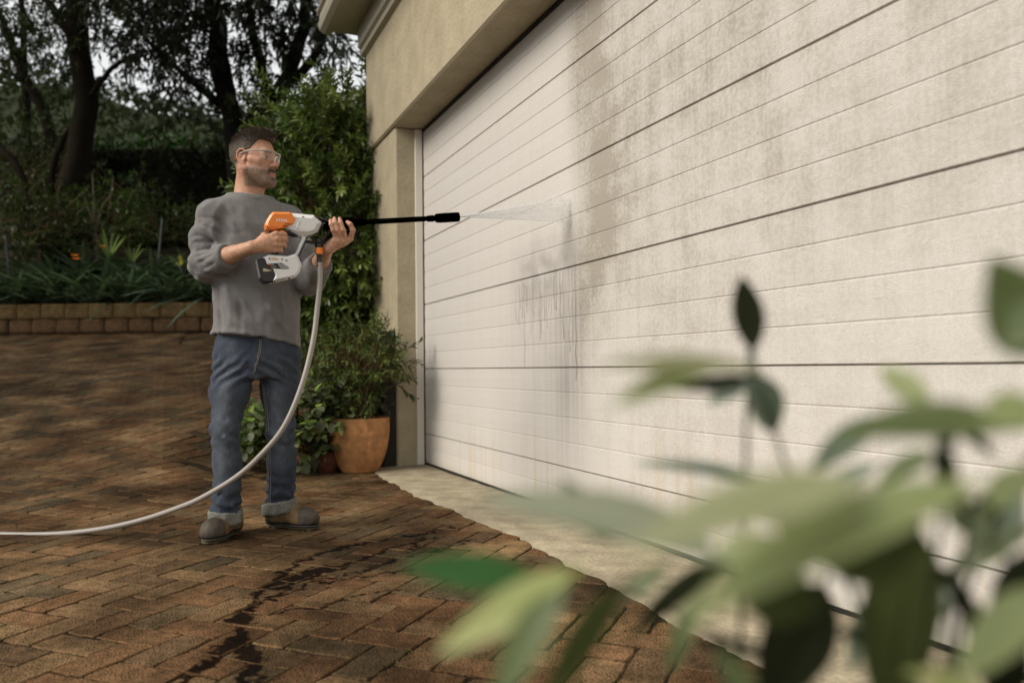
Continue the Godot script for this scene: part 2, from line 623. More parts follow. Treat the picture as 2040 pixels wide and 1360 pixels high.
func brick_mesh(seed_: int) -> ArrayMesh:
	var r := RandomNumberGenerator.new()
	r.seed = seed_
	var l := 0.1090
	var w := 0.0532
	# rim points round the top, a little uneven, then a sloped shoulder and the sides
	var rim := []
	var per := []
	for i in 5: per.append(Vector2(lerpf(-l, l, i / 5.0), -w))
	for i in 2: per.append(Vector2(l, lerpf(-w, w, i / 2.0)))
	for i in 5: per.append(Vector2(lerpf(l, -l, i / 5.0), w))
	for i in 2: per.append(Vector2(-l, lerpf(w, -w, i / 2.0)))
	var v := PackedVector3Array()
	var idx := PackedInt32Array()
	var m := per.size()
	for p in per:
		var corner: bool = absf(absf(p.x) - l) < 0.001 and absf(absf(p.y) - w) < 0.001
		var q: Vector2 = p * (0.955 if corner else 1.0) + Vector2(r.randf_range(-0.0022, 0.0018) * signf(p.x), r.randf_range(-0.0026, 0.0016) * signf(p.y))
		rim.append(q)
	for ring in 3:
		for i in m:
			var q: Vector2 = rim[i]
			var inset: float = [0.0028, 0.0, 0.0][ring]
			var s := Vector2(q.x - signf(q.x) * inset, q.y - signf(q.y) * inset)
			v.append(Vector3(s.x, [r.randf_range(-0.001, 0.0006), -0.003 + r.randf_range(-0.0008, 0.0008), -0.03][ring], s.y))
	for i in m:
		var j := (i + 1) % m
		for ring in 2:
			var a := ring * m + i
			var b := ring * m + j
			idx.append_array(PackedInt32Array([a, b, b + m, a, b + m, a + m]))
	# the top: pairs across from one long side to the other
	idx.append_array(PackedInt32Array([13, 0, 1, 13, 1, 12, 12, 1, 11, 11, 1, 2, 11, 2, 10, 10, 2, 3, 10, 3, 9, 9, 3, 4, 9, 4, 8, 8, 4, 6, 6, 4, 5, 8, 6, 7]))
	var so := Solid.new()
	for i in range(0, idx.size(), 3):
		so.tri(v[idx[i]], v[idx[i + 1]], v[idx[i + 2]])
	return so.mesh()

func apron_edge(z: float) -> float:
	return -0.455 + 0.05 * sin(z * 1.9 + 2.6) * 0.6 + 0.007 * sin(z * 17.0) + 0.009 * sin(z * 7.3 + 1.0) + 0.004 * sin(z * 41.0)

func build_ground() -> void:
	# earth under everything, out to the horizon
	var v := PackedVector3Array()
	var idx := PackedInt32Array()
	var us := []
	for i in 61: us.append(-9.0 + i * 0.25)
	us = [-150.0, -70.0, -35.0, -18.0, -12.0] + us + [9.0, 14.0, 30.0, 70.0, 150.0]
	var ds := []
	for i in 57: ds.append(-1.0 + i * 0.25)
	ds = [-150.0, -60.0, -25.0, -10.0, -4.0] + ds + [14.0, 16.0, 20.0, 28.0, 40.0, 70.0, 150.0]
	for d in ds:
		for u in us:
			var p := view_point(u, 0, d)
			var y := ground_y(p.x, p.z)
			if d > 13.0: y = ground_y(p.x, p.z) * 0.0 + 1.3 + (d - 13.0) * 0.02
			v.append(Vector3(p.x, y - 0.0052, p.z))
	var w: int = us.size()
	for i in ds.size() - 1:
		for k in w - 1:
			var a := i * w + k
			idx.append_array(PackedInt32Array([a, a + w, a + 1, a + 1, a + w, a + w + 1]))
	var g := put("ground", mesh_from(v, smooth_normals(v, idx), idx), M.joint)
	tag(g, "sandy joints and earth under the brick paving", "", "", "structure")
	# herringbone clay pavers laid at 45 degrees to the door
	var drive := Node3D.new()
	drive.name = "brick_drive"
	add_child(drive)
	tag(drive, "", "", "", "structure")
	var kinds := []
	for i in 6: kinds.append(brick_mesh(100 + i))
	var pitch := 0.1105
	var ex := Vector3(0.7071, 0, -0.7071)
	var ez := Vector3(0.7071, 0, 0.7071)
	var all := []
	for i in range(-130, 60):
		for j in range(-110, 110):
			var k := posmod(i - j, 4)
			if k != 0 and k != 3: continue
			var c2 := Vector2(i + (1.0 if k == 0 else 0.5), j + (0.5 if k == 0 else 1.0)) * pitch
			var p := ex * c2.x + ez * c2.y
			p += Vector3(-1.6, 0, 2.0)
			var d := depth_of(p)
			var side := (p - CAM).dot(RGT)
			if d < 0.5 or d > 11.95: continue
			if side < -0.75 * d - 1.3 or side > 0.45 * d + 1.0: continue
			var lim := apron_edge(p.z) if p.z > 0.22 else -0.22 + (0.22 - p.z) * 0.0
			if p.x > lim + 0.06: continue
			all.append([d, p, k])
	all.sort_custom(func(a, b): return a[0] < b[0])
	var far := [[], [], []]
	var far_c := [[], [], []]
	var tn := noise(0.5, 2, 31)
	var count := 0
	for e in all:
		var p: Vector3 = e[1]
		var y := ground_y(p.x, p.z)
		var gx := (ground_y(p.x + 0.05, p.z) - ground_y(p.x - 0.05, p.z)) / 0.1
		var gz := (ground_y(p.x, p.z + 0.05) - ground_y(p.x, p.z - 0.05)) / 0.1
		var up := Vector3(-gx, 1, -gz).normalized()
		var dirx: Vector3 = ex if e[2] == 0 else ez
		dirx = (dirx - up * dirx.dot(up)).normalized()
		if rng.randf() < 0.5: dirx = -dirx
		var b := Basis(dirx, up, dirx.cross(up)) * Basis.from_euler(Vector3(rnd(-0.009, 0.009), rnd(-0.014, 0.014), rnd(-0.006, 0.006)))
		b = b.scaled_local(Vector3(rnd(0.985, 1.012), 1.0, rnd(0.97, 1.012)))
		var xf := Transform3D(b, Vector3(p.x, y + rnd(-0.0020, 0.0018), p.z))
		var q := posmod(int(floor(rng.randf() * 7.0 + 3.2 * tn.get_noise_2d(p.x, p.z))), M.n_brick)
		if rng.randf() < 0.2: q = rng.randi() % int(M.n_brick)
		var px: float = (p - CAM).dot(RGT) / float(e[0])
		if count < 300 and absf(px) < 0.70 and e[0] > 1.55:
			put("brick", kinds[rng.randi() % 6], M["brick%d" % q], drive, xf)
			count += 1
		else:
			var kk := rng.randi() % 3
			far[kk].append(xf)
			far_c[kk].append((M["brick%d" % q].albedo_color as Color).srgb_to_linear())
	for kk in 3:
		var fm := put_many("paving", kinds[kk], M.brick_far, far[kk], far_c[kk], drive)
		tag(fm, "", "", "", "stuff")
	# concrete apron smeared up to the bricks along the foot of the door
	var so := PackedVector3Array()
	var si := PackedInt32Array()
	var nz := 260
	var nx := 14
	var hn := noise(1.3, 3, 41)
	for i in nz + 1:
		var z := -0.05 + 6.6 * i / nz
		var edge := apron_edge(z)
		for k in nx + 1:
			var t := float(k) / nx
			var x := lerpf(edge, 0.3, t)
			var y := 0.008 + 0.010 * hn.get_noise_2d(x * 2.0, z) - 0.004 * t
			if z > 0.5 and t < 0.25: y += 0.012 * maxf(0.0, hn.get_noise_2d(x * 3.0, z * 3.0))
			if k == 0: y = -0.02
			elif k == 1: x = edge + 0.012
			so.append(Vector3(x, y, z))
	for i in nz:
		for k in nx:
			var a := i * (nx + 1) + k
			si.append_array(PackedInt32Array([a, a + 1, a + nx + 2, a, a + nx + 2, a + nx + 1]))
	var ap := put("concrete_apron", mesh_from(so, smooth_normals(so, si), si), M.concrete)
	tag(ap, "worn concrete strip between the garage door and the brick drive", "", "", "structure")
	# tufts of moss in the joints
	var xs := []
	var cs := []
	var blade := leaf_mesh(0.016, 0.004, 0.5, 0.2, 2)
	for i in 2600:
		var e = all[int(pow(rng.randf(), 1.3) * all.size() * 0.6)]
		var p: Vector3 = e[1] + (ex if e[2] == 1 else ez) * 0.0
		var dx: Vector3 = ex if e[2] == 0 else ez
		var dz: Vector3 = ez if e[2] == 0 else ex
		var c0: Vector3 = p + dx * rnd(-0.1, 0.1) + dz * 0.0550 * (1.0 if rng.randf() < 0.5 else -1.0)
		if rng.randf() > 0.22 and rng.randf() > 0.5 + 1.2 * tn.get_noise_2d(c0.x * 2.0, c0.z * 2.0): continue
		for k in 7:
			var q := c0 + dx * rnd(-0.022, 0.022) + dz * rnd(-0.004, 0.004)
			xs.append(aim(Vector3(q.x, ground_y(q.x, q.z) - 0.009, q.z), Vector3(rnd(-1, 1), rnd(0.4, 1.5), rnd(-1, 1)), 0.0, rnd(0.6, 1.2)))
			cs.append(Color(rnd(0.06, 0.12), rnd(0.065, 0.12), rnd(0.01, 0.03)))
	var moss := put_many("moss", blade, M.leaf_matt, xs, cs)
	tag(moss, "moss and tiny weeds in the joints of the brick drive", "moss", "", "stuff")

# ------------------------------------------------------------------ garage
const DOOR_LEN := 5.5
const SECTION := 0.4900

func door_textures() -> Array:
	# dirt and grey marks on the whole door: u along it from the far end (5.5 m), v upwards from the ground (2.75 m)
	var w := 1408
	var h := 704
	var big := noise_bytes(w, h, 0.0045, 4, 51, FastNoiseLite.TYPE_SIMPLEX_SMOOTH, false)
	var mid := noise_bytes(w, h, 0.022, 4, 52, FastNoiseLite.TYPE_SIMPLEX_SMOOTH, false)
	var spk := noise_bytes(w, h, 0.16, 3, 54, FastNoiseLite.TYPE_SIMPLEX_SMOOTH, false)
	var st := noise(0.05, 4, 53)
	st.domain_warp_enabled = false
	var streak := PackedFloat32Array()       # one value per column, two scales
	var streak2 := PackedFloat32Array()
	streak.resize(w)
	streak2.resize(w)
	for x in w:
		streak[x] = st.get_noise_1d(x * 1.2)
		streak2[x] = st.get_noise_1d(x * 6.0 + 900.0)
	var r := RandomNumberGenerator.new()
	r.seed = 99
	# runs of dirty water below the joint
	var drips := []
	var z := 1.74
	while z < 2.24:
		drips.append([z, 1.20 - 0.02 * r.randf(), 0.10 + 0.24 * r.randf() * (1.0 - absf(z - 2.0)), 0.0022 + 0.003 * r.randf()])
		z += 0.012 + 0.022 * r.randf()
	for e in [[2.33, 1.22, 0.35, 0.006], [2.395, 1.23, 0.42, 0.006], [2.43, 1.24, 0.40, 0.004], [2.46, 1.22, 0.55, 0.005], [1.86, 1.2, 0.46, 0.005], [2.26, 1.22, 0.2, 0.005], [2.30, 1.23, 0.25, 0.004]]: drips.append(e)
	var rows := []
	rows.resize(h)
	var work := func(row: int) -> void:
		var d := PackedByteArray()
		d.resize(w * 3)
		var y := (row + 0.5) / h * 2.75
		# how soiled, by where the jet has been
		for x in w:
			var zz := (x + 0.5) / w * 5.5
			var b := big[row * w + x] / 255.0 - 0.5
			var m := mid[row * w + x] / 255.0 - 0.5
			var edge := 2.50 + 0.16 * b + 0.06 * m + 0.05 * sin(y * 5.0)
			var dirty := smoothstep(edge - 0.14, edge + 0.07, zz)
			var band := exp(-pow((zz - edge - 0.17) / 0.17, 2.0)) * (0.55 + 0.9 * maxf(0.0, b + 0.3)) * smoothstep(0.7, 1.25, y)
			var k0 := spk[row * w + x] / 255.0 - 0.5
			var mott := 0.55 + 1.0 * b + 0.9 * m + 1.0 * k0 + 0.28 * streak[x] + 0.22 * streak2[x]
			var fade := lerpf(0.45, 1.0, smoothstep(0.3, 1.5, y)) * lerpf(1.0, 0.62, smoothstep(3.2, 4.6, zz) * (1.0 - smoothstep(1.1, 2.0, y)))
			var dirt := dirty * (0.17 + 0.44 * pow(clampf(mott, 0.0, 1.4), 1.25)) * fade + 0.55 * band * clampf(0.6 + mott * 0.5, 0.0, 1.3)
			# washed part: faint ghosts
			dirt += (1.0 - dirty) * 0.07 * clampf(0.35 + 0.9 * b + 0.8 * streak[x], 0.0, 1.0)
			# grey smears round the runs and the jet, a grey column below it
			var smear := exp(-pow((zz - 2.02 - 0.1 * m) / 0.30, 2.0) - pow((y - 1.27) / 0.13, 2.0)) * 0.36 * (0.8 + 1.2 * m)
			smear += exp(-pow((zz - 2.2 - 0.2 * b) / 0.42, 2.0) - pow((y - 1.0) / 0.34, 2.0)) * 0.13 * (0.8 + 1.5 * m + 0.8 * streak[x])
			smear += exp(-pow((zz - 2.42) / 0.12, 2.0) - pow((y - 1.30) / 0.10, 2.0)) * 0.34
			smear += exp(-pow((zz - 2.41 - 0.06 * m) / 0.045, 2.0) - pow((y - 1.40) / 0.07, 2.0)) * 0.20
			smear += exp(-pow((zz - 1.98) / 0.24, 2.0)) * 0.17 * smoothstep(1.24, 1.20, y) * smoothstep(0.72, 1.15, y) * (0.6 + 0.9 * streak2[x])
			smear += exp(-pow((zz - 2.40 - 0.1 * b) / 0.18, 2.0)) * 0.30 * smoothstep(1.25, 1.05, y) * smoothstep(0.05, 0.6, y) * (0.75 + 0.8 * streak[x])
			smear += exp(-pow((zz - 2.36) / 0.10, 2.0) - pow((y - 0.66) / 0.16, 2.0)) * 0.16
			for e in (drips if zz > 1.7 and zz < 2.5 and y < 1.26 and y > 0.6 else []):
				var dz: float = absf(zz - e[0] - 0.004 * sin(y * 40.0 + e[0] * 50.0))
				if dz < 0.02 and y < e[1] and y > e[1] - e[2]:
					smear += 0.42 * clampf(1.5 - dz / e[3], 0.0, 1.0) * (0.55 + 0.45 * (e[1] - y) / e[2])
			# old rust and algae near the foot
			var foot := smoothstep(0.07, 0.0, y) * 0.35
			var rust := smoothstep(0.62, 0.08, y) * clampf(streak[x] * 1.6 + b - 0.12, 0.0, 1.0) * 0.5
			var joint := 0.0
			for k in 6:
				var jy := 0.242 + SECTION * k - 0.0
				if y < jy and y > jy - 0.06: joint += 0.10 * (1.0 - (jy - y) / 0.06) * clampf(0.4 + streak2[x] + 0.6 * dirty, 0.0, 1.0)
			# far top corner streaks
			var k2 := clampf(dirt + joint, 0.0, 0.8)
			smear = clampf(smear, 0.0, 0.75)
			var red := (1.0 - 0.50 * k2) * (1.0 - 0.74 * smear) * (1.0 - 0.06 * rust - 0.55 * foot)
			var gre := (1.0 - 0.535 * k2) * (1.0 - 0.76 * smear) * (1.0 - 0.20 * rust - 0.52 * foot)
			var blu := (1.0 - 0.60 * k2) * (1.0 - 0.76 * smear) * (1.0 - 0.44 * rust - 0.72 * foot)
			var i := x * 3
			d[i] = int(255.0 * pow(red, 0.4545))
			d[i + 1] = int(255.0 * pow(gre, 0.4545))
			d[i + 2] = int(255.0 * pow(blu, 0.4545))
		rows[row] = d
	in_parallel(work, h)
	var d := PackedByteArray()
	for row in rows: d.append_array(row)
	var dirt_tex := ImageTexture.create_from_image(Image.create_from_data(w, h, false, Image.FORMAT_RGB8, d))
	# embossed wood grain: lines along the boards that waver; soil caught in it
	var n := 512
	var gn := noise(0.02, 3, 61)
	var gr := PackedByteArray()
	gr.resize(n * n)
	var al := PackedByteArray()
	al.resize(n * n * 3)
	var fine := noise_bytes(n, n, 0.16, 3, 62)
	var warp := noise_bytes(n, n, 0.010, 3, 63)
	for row in n:
		for x in n:
			var i := row * n + x
			var a := warp[i] / 255.0
			var l := sin((row + 34.0 * a) * TAU * 53.0 / n) * 0.5 + sin((row + 60.0 * a) * TAU * 97.0 / n + 1.0) * 0.35
			var f := fine[i] / 255.0 - 0.5
			gr[i] = int(clampf(0.5 + 0.27 * l + 0.5 * f, 0, 1) * 255)
			var g := 0.955 + 0.035 * l * (0.4 + a) + 0.12 * f
			for k in 3: al[i * 3 + k] = int(clampf(g, 0, 1) * 255)
	return [dirt_tex, grey_tex(gr, n, n), ImageTexture.create_from_image(Image.create_from_data(n, n, false, Image.FORMAT_RGB8, al))]

# one embossed board of the door, facing -x
func board_mesh(y0: float, y1: float, top_gap: float, low_gap: float) -> ArrayMesh:
	var prof := [Vector2(0.022, y0), Vector2(0.0028 if low_gap < 0.004 else 0.0035, y0 + low_gap * 0.5), Vector2(0.0, y0 + low_gap * 0.5 + (0.004 if low_gap < 0.004 else 0.002)), Vector2(-0.0012, (y0 + y1) * 0.5), Vector2(0.0, y1 - top_gap * 0.5 - (0.004 if top_gap < 0.004 else 0.002)), Vector2(0.0028 if top_gap < 0.004 else 0.0035, y1 - top_gap * 0.5), Vector2(0.022, y1)]
	var v := PackedVector3Array()
	var nn := PackedVector3Array()
	var uv := PackedVector2Array()
	var uv2 := PackedVector2Array()
	var idx := PackedInt32Array()
	var zs := 12
	for i in prof.size() - 1:
		var a: Vector2 = prof[i]
		var b: Vector2 = prof[i + 1]
		var e := (b - a).normalized()
		var nrm := Vector3(-e.y, e.x, 0)
		var k := v.size()
		for s in zs + 1:
			var z := DOOR_LEN * s / zs
			for q in [a, b]:
				v.append(Vector3(q.x, q.y, z))
				nn.append(nrm)
				uv.append(Vector2(z / 0.62, q.y / 0.42))
				uv2.append(Vector2(z / 5.5, q.y / 2.75))
		for s in zs:
			var o := k + s * 2
			idx.append_array(PackedInt32Array([o, o + 1, o + 3, o, o + 3, o + 2]))
	return mesh_from(v, nn, idx, uv, PackedColorArray(), uv2)

func build_garage() -> void:
	var g := thing("garage", Vector3.ZERO, "beige plastered garage with a white sectional door and boxed eaves", "garage")
	var pl: StandardMaterial3D = M.plaster
	# pier left of the door
	var s := Solid.new()
	s.box(Vector3(-0.22, -0.1, -0.80), Vector3(0.25, 2.575, 0.0), 0.012)
	put("pier", s.mesh(), pl, g)
	s = Solid.new()
	s.box(Vector3(-0.22, -0.1, DOOR_LEN), Vector3(0.25, 2.575, 8.5), 0.012)
	put("pier", s.mesh(), pl, g)
	# wall band over the door, a little proud of the piers
	s = Solid.new()
	s.box(Vector3(-0.247, 2.572, -0.83), Vector3(0.25, 3.80, 8.5), 0.014)
	put("lintel", s.mesh(), pl, g)
	# end wall and back of the building
	s = Solid.new()
	s.box(Vector3(0.25, -0.1, -0.79), Vector3(7.0, 3.80, -0.55))
	s.box(Vector3(0.25, -0.1, 8.25), Vector3(7.0, 3.80, 8.49))
	s.box(Vector3(6.8, -0.1, -0.55), Vector3(7.0, 3.80, 8.25))
	put("wall", s.mesh(), pl, g)
	# moulded band and boxed eaves with a gutter
	s = Solid.new()
	s.slab(PackedVector2Array([Vector2(-0.24, 3.41), Vector2(-0.285, 3.425), Vector2(-0.285, 3.47), Vector2(-0.31, 3.485), Vector2(-0.31, 3.66), Vector2(-0.24, 3.66)]), -8.5, 0.86, 0.004)
	put("cornice", s.mesh(), M.fascia, g, Transform3D(Basis(Vector3(1, 0, 0), Vector3(0, 1, 0), Vector3(0, 0, -1)), Vector3.ZERO))
	s = Solid.new()
	s.box(Vector3(-0.50, 3.66, -1.02), Vector3(7.2, 3.70, 8.7), 0.005)
	put("soffit", s.mesh(), M.fascia, g)
	s = Solid.new()
	s.slab(PackedVector2Array([Vector2(-0.50, 3.64), Vector2(-0.56, 3.64), Vector2(-0.60, 3.67), Vector2(-0.615, 3.72), Vector2(-0.60, 3.76), Vector2(-0.60, 3.80), Vector2(-0.625, 3.815), Vector2(-0.625, 3.83), Vector2(-0.50, 3.83)]), -8.7, 1.05, 0.003)
	put("gutter", s.mesh(), M.fascia, g, Transform3D(Basis(Vector3(1, 0, 0), Vector3(0, 1, 0), Vector3(0, 0, -1)), Vector3.ZERO))
	s = Solid.new()
	s.box(Vector3(-0.50, 3.80, -1.02), Vector3(7.2, 3.95, 8.7))
	put("roof", s.mesh(), mat(Color(0.11, 0.08, 0.06), 0.9), g)
	# the door: sections of embossed boards
	var dt := door_textures()
	var dm := mat(Color(0.665, 0.635, 0.59), 0.6, 0.25)
	dm.albedo_texture = dt[2]
	dm.heightmap_enabled = true
	dm.heightmap_texture = dt[1]
	dm.heightmap_scale = 0.035
	dm.detail_enabled = true
	dm.detail_blend_mode = BaseMaterial3D.BLEND_MODE_MUL
	dm.detail_albedo = dt[0]
	dm.detail_uv_layer = BaseMaterial3D.DETAIL_UV_2
	M["door"] = dm
	var jd := mat(Color(0.016, 0.013, 0.010), 0.9)
	var y := 0.022
	for k in 6:
		var y1 := 0.242 + SECTION * k
		s = Solid.new()
		s.box(Vector3(0.021, y + 0.004, 0.0), Vector3(0.06, y1 - 0.004, DOOR_LEN))
		var sec := put("door_section", s.mesh(), jd, g)
		var n := 4 if k > 0 else 2
		for i in n:
			var a := lerpf(y, y1, float(i) / n)
			var b := lerpf(y, y1, float(i + 1) / n)
			put("board", board_mesh(a, b, 0.0055 if i == n - 1 else 0.0, 0.0055 if i == 0 else 0.0), dm, sec)
		y = y1
	s = Solid.new()
	s.box(Vector3(0.004, 0.004, 0.0), Vector3(0.05, 0.022, DOOR_LEN), 0.004)
	put("bottom_seal", s.mesh(), M.rubber, g)
	s = Solid.new()
	s.box(Vector3(-0.012, 2.548, 0.0), Vector3(0.02, 2.572, DOOR_LEN), 0.004)
	put("top_seal", s.mesh(), M.rubber, g)
	# white timber stop beside the door and the dark slot behind it
	s = Solid.new()
	s.box(Vector3(-0.068, 0.008, 0.001), Vector3(-0.012, 2.565, 0.022), 0.003)
	put("door_stop", s.mesh(), M.frame_paint, g)
	s = Solid.new()
	s.box(Vector3(-0.010, 0.006, 0.001), Vector3(0.0, 2.548, 0.012), 0.002)
	put("side_seal", s.mesh(), M.rubber, g)
	s = Solid.new()
	s.box(Vector3(0.07, 0.0, -0.02), Vector3(0.16, 2.7, DOOR_LEN + 0.05))
	put("inner_panel", s.mesh(), jd, g)

# ------------------------------------------------------------------ garden behind the drive
func at_view(px: float, py: float, depth: float) -> Vector3:   # design sheet: bearing and elevation in thousandths of 1587, turned to metres
	return view_point((px - 1020.0) * depth / 1587.0, CAM.y + (731.6 + 0.0105 * (1020.0 - px) - py) * depth / 1587.0, depth)

func bank_y(u: float, d: float) -> float:
	return 1.72 + clampf((d - 12.2) * 0.42, 0.0, 1.5) + maxf(0.0, d - 16.0) * 0.05

# leaf sprays: twigs that leave a lumpy volume, leaves along each
func sprays(c: Vector3, radii: Vector3, twigs: int, per: int, tl: float, up: float, cols: Array, lump: float, s: int, deep := 0.55, droop := 0.0) -> Dictionary:
	var xs := []
	var cs := []
	var tw := []
	var nz := noise(1.6, 2, s)
	for i in twigs:
		var d := rdir()
		var r: float = pow(rnd(deep, 1.0), 0.7) * (1.0 + lump * nz.get_noise_3d(d.x + c.x, d.y + c.y, d.z + c.z))
		var p := c + Vector3(d.x * radii.x, d.y * radii.y, d.z * radii.z) * r
		var dir := (Vector3(d.x, d.y * 0.5, d.z) + Vector3(0, up, 0) + rdir() * 0.55).normalized()
		var base: Color = cols[rng.randi() % cols.size()]
		var tone := rnd(0.72, 1.3)
		var l := tl * rnd(0.6, 1.25)
		tw.append([p, dir, l])
		var turn := rnd(0, TAU)
		var side := dir.cross(Vector3(0.3, 0.9, 0.2)).normalized()
		var oth := dir.cross(side)
		for k in per:
			var t := (k + 0.5) / per
			var a := turn + k * 2.4
			var out := side * cos(a) + oth * sin(a)
			var ld := (dir * lerpf(0.35, 1.3, t) + out + Vector3(0, -droop, 0) + rdir() * 0.2).normalized()
			var q := p + dir * l * t - Vector3(0, droop * 0.3 * l * t * t, 0)
			xs.append(aim(q, ld, rnd(-0.7, 0.7), rnd(0.7, 1.2) * lerpf(1.0, 0.75, t)))
			var f := tone * rnd(0.8, 1.25) * lerpf(0.85, 1.25, t)
			cs.append(Color(base.r * f, base.g * f, base.b * f * rnd(0.8, 1.1)))
	return {"x": xs, "c": cs, "t": tw}

# the leaves that show largest become parts of their own; the rest one mass
func leafage(o: Node3D, d: Dictionary, mesh: Mesh, m: StandardMaterial3D, singles: int, mass_name := "foliage") -> void:
	var n: int = d.x.size()
	var order := []
	for i in n: order.append([(d.x[i].origin as Vector3).distance_to(CAM) + (0.0 if (d.x[i].basis.y as Vector3).dot(CAM - d.x[i].origin) > 0 else 0.4), i])
	order.sort_custom(func(a, b): return a[0] < b[0])
	var inv := o.transform.affine_inverse()
	var shades := {}
	var xs := []
	var cs := []
	for k in n:
		var i: int = order[k][1]
		var c: Color = d.c[i]
		if k < singles:
			var key := int(clampf(c.g * 60.0, 0, 15))
			if not shades.has(key):
				var sm := m.duplicate()
				sm.vertex_color_use_as_albedo = false
				sm.albedo_color = c.linear_to_srgb()
				shades[key] = sm
			put("leaf", mesh, shades[key], o, inv * d.x[i])
		else:
			xs.append(inv * d.x[i])
			cs.append(c)
	if xs.size(): tag(put_many(mass_name, mesh, m, xs, cs, o), "", "", "", "stuff")

func twig_mesh(tw: Array, r0: float, back: float, every := 1) -> ArrayMesh:
	var s := Solid.new()
	for i in range(0, tw.size(), every):
		var e = tw[i]
		s.tube([e[0] - e[1] * back, e[0], e[0] + e[1] * e[2]], [r0 * 1.4, r0, r0 * 0.5], 4, false)
	return s.mesh()

func tree(called_: String, base: Vector3, label: String, group: String, limbs: Array, clusters: Array, leaf: Mesh, leaves_per: int, cols: Array, bark_col: Color, s: int, m: StandardMaterial3D = null) -> Node3D:
	var o := thing(called_, base, label, "tree", group)
	var bm: StandardMaterial3D = M.bark.duplicate()
	bm.albedo_color = bark_col.linear_to_srgb()
	var first := true
	for l in limbs:
		var so := Solid.new()
		var path := arc(l[0], 14)
		var rad := taper(l[1], l[2], 14)
		var bn := noise(1.1, 3, s)
		for i in path.size():
			rad[i] *= 1.0 + 0.22 * bn.get_noise_1d(i * 0.9)
			path[i] = path[i] - base + Vector3(bn.get_noise_1d(i * 1.3 + 50.0), 0, bn.get_noise_1d(i * 1.3 + 90.0)) * l[1] * 0.5
		so.tube(path, rad, 12)
		put("trunk" if first else "limb", so.mesh(), bm, o)
		first = false
	var xs := []
	var cs := []
	var tw := []
	for c in clusters:
		var n: int = int(leaves_per * c[1] * c[1] * 2.2)
		var tone := rnd(0.65, 1.35)
		var base_c: Color = cols[rng.randi() % cols.size()]
		# a cluster: several hanging sprigs round a twig end
		var sprigs := maxi(4, n / 14)
		for k in sprigs:
			var d := rdir()
			var p: Vector3 = c[0] + Vector3(d.x, d.y * 0.75, d.z) * c[1] * pow(rng.randf(), 0.4)
			var dir := (d + Vector3(0, -0.25, 0) + rdir() * 0.6).normalized()
			if k % 5 == 0: tw.append([p - base, dir, rnd(0.2, 0.4)])
			for q in 14:
				var t := q / 14.0
				var f := tone * rnd(0.7, 1.35)
				xs.append(aim(p - base + dir * t * 0.34, (dir * 0.7 + rdir() + Vector3(0, -0.35, 0)).normalized(), rnd(-1, 1), rnd(0.7, 1.25)))
				cs.append(Color(base_c.r * f, base_c.g * f, base_c.b * f))
	tag(put_many("crown", leaf, m if m else M.leaf_matt, xs, cs, o), "", "", "", "stuff")
	put("twigs", twig_mesh(tw, 0.006, 0.25), bm, o).set_meta("kind", "stuff")
	return o

func crown(c: Vector3, radii: Vector3, n: int, rad0: float, rad1: float, gap: float, s: int) -> Array:
	var out := []
	var nz := noise(0.42, 2, s)
	var tries := 0
	while out.size() < n and tries < n * 30:
		tries += 1
		var d := rdir() * pow(rng.randf(), 0.36)
		var p := c + Vector3(d.x * radii.x, d.y * radii.y, d.z * radii.z)
		if nz.get_noise_3d(p.x, p.y, p.z) < gap: continue
		out.append([p, rnd(rad0, rad1)])
	return out

